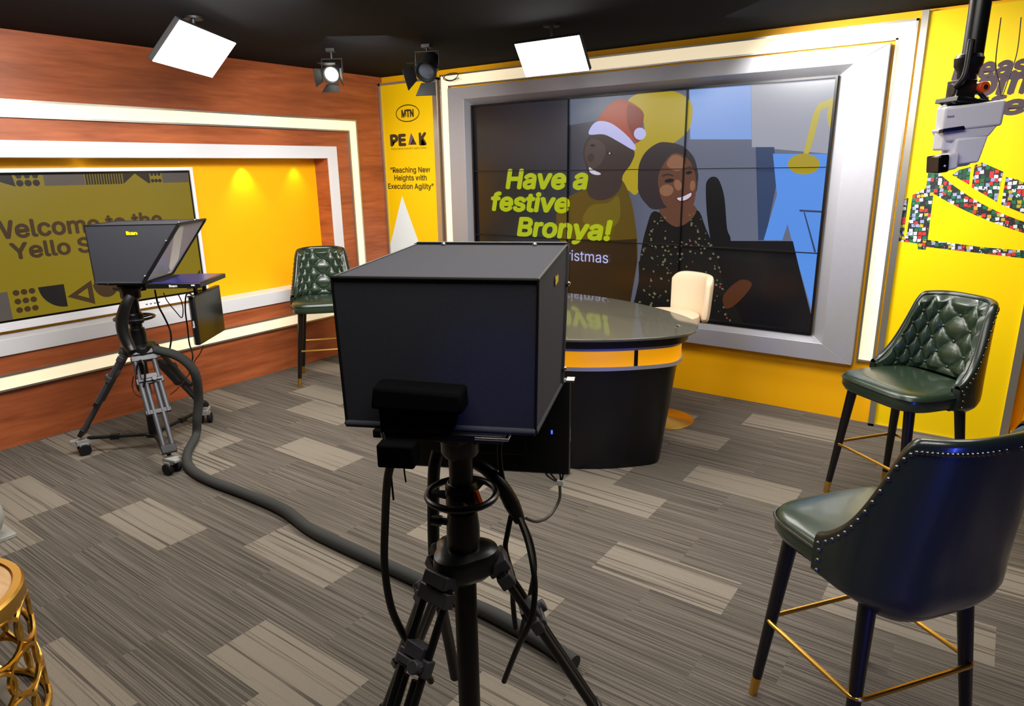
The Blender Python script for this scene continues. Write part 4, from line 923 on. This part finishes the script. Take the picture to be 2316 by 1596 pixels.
# base housing: wide box, rounded, its side wing turned to the right
base = [(2113, 247), (2222, 236), (2222, 290), (2113, 303)]
b = MB(); b.hexa([P2(2113, 247, -.03), P2(2222, 236, -.075), P2(2268, 230, .03), P2(2150, 238, .085)][::1], [P2(2116, 300, -.028), P2(2224, 289, -.07), P2(2258, 283, .03), P2(2152, 292, .08)])
bs = b.build('base', M_WHITEPL, rt, bevel=.007, seg=3)
b = MB(); b.hexa([P2(2114, 292, -.034), P2(2152, 287, -.05), P2(2152, 289, -.03), P2(2114, 294, -.015)], [P2(2114, 300, -.034), P2(2157, 295, -.05), P2(2157, 296, -.03), P2(2114, 302, -.015)]); b.build('control_panel', M_BLKGLOSS, bs, bevel=.001)
flat_text('Canon', mat('grey_print', rgb(120, 120, 130), .5), bs, plane(P2(2126, 268, -.0362), (P2(2222, 268, -.075) - P2(2113, 279, -.03)).normalized(), (0, 0, 1)), .017, .005, bold=.03)
b = MB(); b.hexa([P2(2116, 294, -.026), P2(2222, 283, -.066), P2(2222, 283, .04), P2(2130, 291, .06)], [P2(2132, 320, -.02), P2(2208, 312, -.055), P2(2206, 312, .035), P2(2140, 318, .045)])
b.hexa([P2(2147, 314, -.035), P2(2208, 308, -.055), P2(2206, 310, .03), P2(2150, 314, .04)], [P2(2145, 372, -.03), P2(2198, 366, -.05), P2(2198, 362, .03), P2(2150, 368, .03)])
b.hexa([P2(2128, 346, -.045), P2(2152, 342, -.05), P2(2152, 342, .02), P2(2130, 346, .02)], [P2(2131, 384, -.045), P2(2154, 378, -.05), P2(2154, 378, .02), P2(2132, 384, .02)])
b.box(P2(2140, 318, .01), (.03, .05, .05))
b.hexa([P2(2150, 364, -.03), P2(2196, 356, -.045), P2(2198, 356, .03), P2(2150, 362, .03)], [P2(2155, 378, -.02), P2(2188, 372, -.03), P2(2188, 372, .02), P2(2156, 376, .02)])
b.cyl(P2(2196, 330, .0), P2(2213, 330, .0), .036, .032, 24)
b.build('head', M_WHITEPL, rt, bevel=.006, seg=3)
b = MB(); b.hexa([P2(2107, 350, -.05), P2(2128, 347, -.055), P2(2128, 347, .01), P2(2107, 350, .012)], [P2(2111, 388, -.05), P2(2131, 385, -.055), P2(2131, 385, .01), P2(2111, 388, .012)]); ln = b.build('lens_window', M_BLKGLOSS, rt, bevel=.004)
MB().ball(P2(2121, 372, -.053), .003, 8).build('indicator', M_WLOGO, ln)
b = MB(); b.cyl(P2(2172, -60), P2(2172, 152), .026, n=20); b.lathe([(.022, 0), (.024, .04), (.034, .055), (.036, .075), (.03, .085)], P2(2166, 205), 24)
b.cyl(P2(2175, 150), P2(2170, 178), .024, .022, 20); b.box(P2(2158, 210), (.05, .05, .05)); b.cyl(P2(2136, 210), P2(2195, 207), .017, n=16)
for x0, x1 in ((2148, 2132), (2190, 2206)):
    for dy in (-.03, .03): b.tube([P2(x0, 214, dy * .5), P2(x1, 238, dy)], .006, 8)
b.box(P2(2172, 236), (.11, .1, .012), R=Matrix.Rotation(radians(8), 3, 'Y')); b.tube([P2(2150, 110, -.03), P2(2146, 175, -.035), P2(2140, 196, -.03), P2(2135, 206, -.02)], .009, 8, smooth=5)
b.box((P2(2172, 0).x, 0, 2.462 - c0.z), (.14, .14, .016))
mt = b.build('ceiling_mount', M_BLACKG, rt, bevel=.001)
b = MB(); b.cyl(P2(2187, 207, -.03), P2(2187, 207, -.045), .0145, n=24); og = b.build('tension_knob', M_ORANGE, mt, bevel=.002); og['label'] = 'orange red knob'
b = MB(); b.cyl(P2(2187, 207, -.045), P2(2187, 207, -.048), .006, n=16); b.build('knob_bolt', M_STEEL, og)
b = MB(); b.lathe([(.0272, 0), (.0272, .004)], P2(2172, 162), 20); b.build('accent_ring', M_ORANGE, mt)
cable('thin looping wires hanging above the white remote camera', [c0 + Matrix.Rotation(radians(35.7), 3, 'Z') @ v for v in (P2(2232, 60, .02), P2(2236, 150, .02), P2(2250, 190, .02), P2(2262, 222, .02), P2(2272, 180, .02), P2(2280, 130, .02), P2(2276, 60, .02))], .0014, M_CABLEG, 6)

cable('thin black cord looped in front of the light strip beside the dark spotlight', [on(x, y, 1, 4.66) for x, y in ((1000, 172), (1012, 181), (1026, 180), (1036, 170), (1030, 165), (1012, 168), (1003, 178), (1018, 183), (1038, 176))], .0035, M_CABLE, 6)
def light_panel(label, c, e, f, w, h):                  # flat soft light hung from the ceiling, lit face towards the set
    c, e, f = Vector(c), Vector(e).normalized(), Vector(f).normalized(); n = e.cross(f)
    if n.z > 0: n = -n
    mid = c + e * w / 2 + f * h / 2
    r = thing('softlight', label, 'studio light', (mid.x, mid.y, ZC), 0, 'hanging light panels')
    q = lambda o, i: [c + e * i + f * i + n * o, c + e * (w - i) + f * i + n * o, c + e * (w - i) + f * (h - i) + n * o, c + e * i + f * (h - i) + n * o]
    under(MB().hexa(q(-.03, 0), q(-.002, 0)).build('housing', M_BLACK, smooth=0, bevel=.003), r)
    under(MB().hexa(q(-.003, .004), q(.002, .004)).build('lit_face', M_PANELLIT, smooth=0), r)
    b = MB(); b.cyl(mid - n * .03, (mid.x, mid.y, ZC), .012, n=12); b.lathe([(.05, ZC - .012), (.05, ZC)], (mid.x, mid.y, 0), 20); under(b.build('hanger', M_BLACK, None), r)
    return r
light_panel('white glowing light panel hanging over the left wooden wall', (-4.028, 2.505, 2.2), (.311, -.469, 0), (.058, .038, .076), .66, .26)
light_panel('white glowing light panel hanging before the top of the video wall', (-2.605, 3.786, 2.2), (1, .006, 0), (0, -.062, .089), .46, .22)
def studio_lamp(label, px_, py_, z, lit, yaw, tilt, s=1.0):
    c = on(px_, py_, 2, z)
    r = thing('spotlight', label, 'spotlight', c, yaw, 'hanging spotlights')
    R = Matrix.Rotation(tilt, 3, 'X')
    T = lambda v: R @ (Vector(v) * s)
    b = MB(); b.lathe([(0, -.13), (.05, -.13), (.058, -.1), (.06, 0), (.066, .005), (.066, .02), (.056, .02), (.05, .0)], (0, 0, 0), 28, R=R @ Matrix.Rotation(-pi / 2, 3, 'X') @ Matrix.Scale(s, 3)); bd = b.build('housing', M_BLACK, r)
    b = MB(); b.lathe([(0, .012), (.03, .009), (.05, .0)], (0, 0, 0), 24, R=R @ Matrix.Rotation(-pi / 2, 3, 'X') @ Matrix.Scale(s, 3)); b.build('lens', M_LENSLIT if lit else M_LENS, r)
    for k in range(4):
        Rk = Matrix.Rotation(k * pi / 2, 3, 'Y'); o = [T(Rk @ Vector(v)) for v in ((-.045, .02, .064), (.045, .02, .064), (.065, .10, .10), (-.065, .10, .10))]
        o2 = [T(Rk @ Vector(v)) for v in ((-.045, .02, .067), (.045, .02, .067), (.065, .10, .103), (-.065, .10, .103))]
        MB().hexa(o, o2).build('barn_door', M_BLACK, r, smooth=0)
    b = MB(); b.tube([T((-.06, -.03, 0)), T((-.075, -.03, 0)), Vector((-.075 * s, -.03, .11 * s)), Vector((.075 * s, -.03, .11 * s)), T((.075, -.03, 0)), T((.06, -.03, 0))], .006, 8); b.cyl((0, -.03, .11 * s), (0, -.03, ZC - c.z), .01, n=12)
    b.box((0, -.03, ZC - c.z - .01), (.06, .06, .02)); b.build('yoke', M_BLACK, r)
    return r
studio_lamp('lit round spotlight under the dark ceiling above the corner of the wooden wall', 750, 168, 2.3, True, radians(215), radians(-20), .95)
studio_lamp('dark spotlight with barn doors hanging above the corner banner', 964, 160, 2.3, False, radians(200), radians(-35), 1.15)
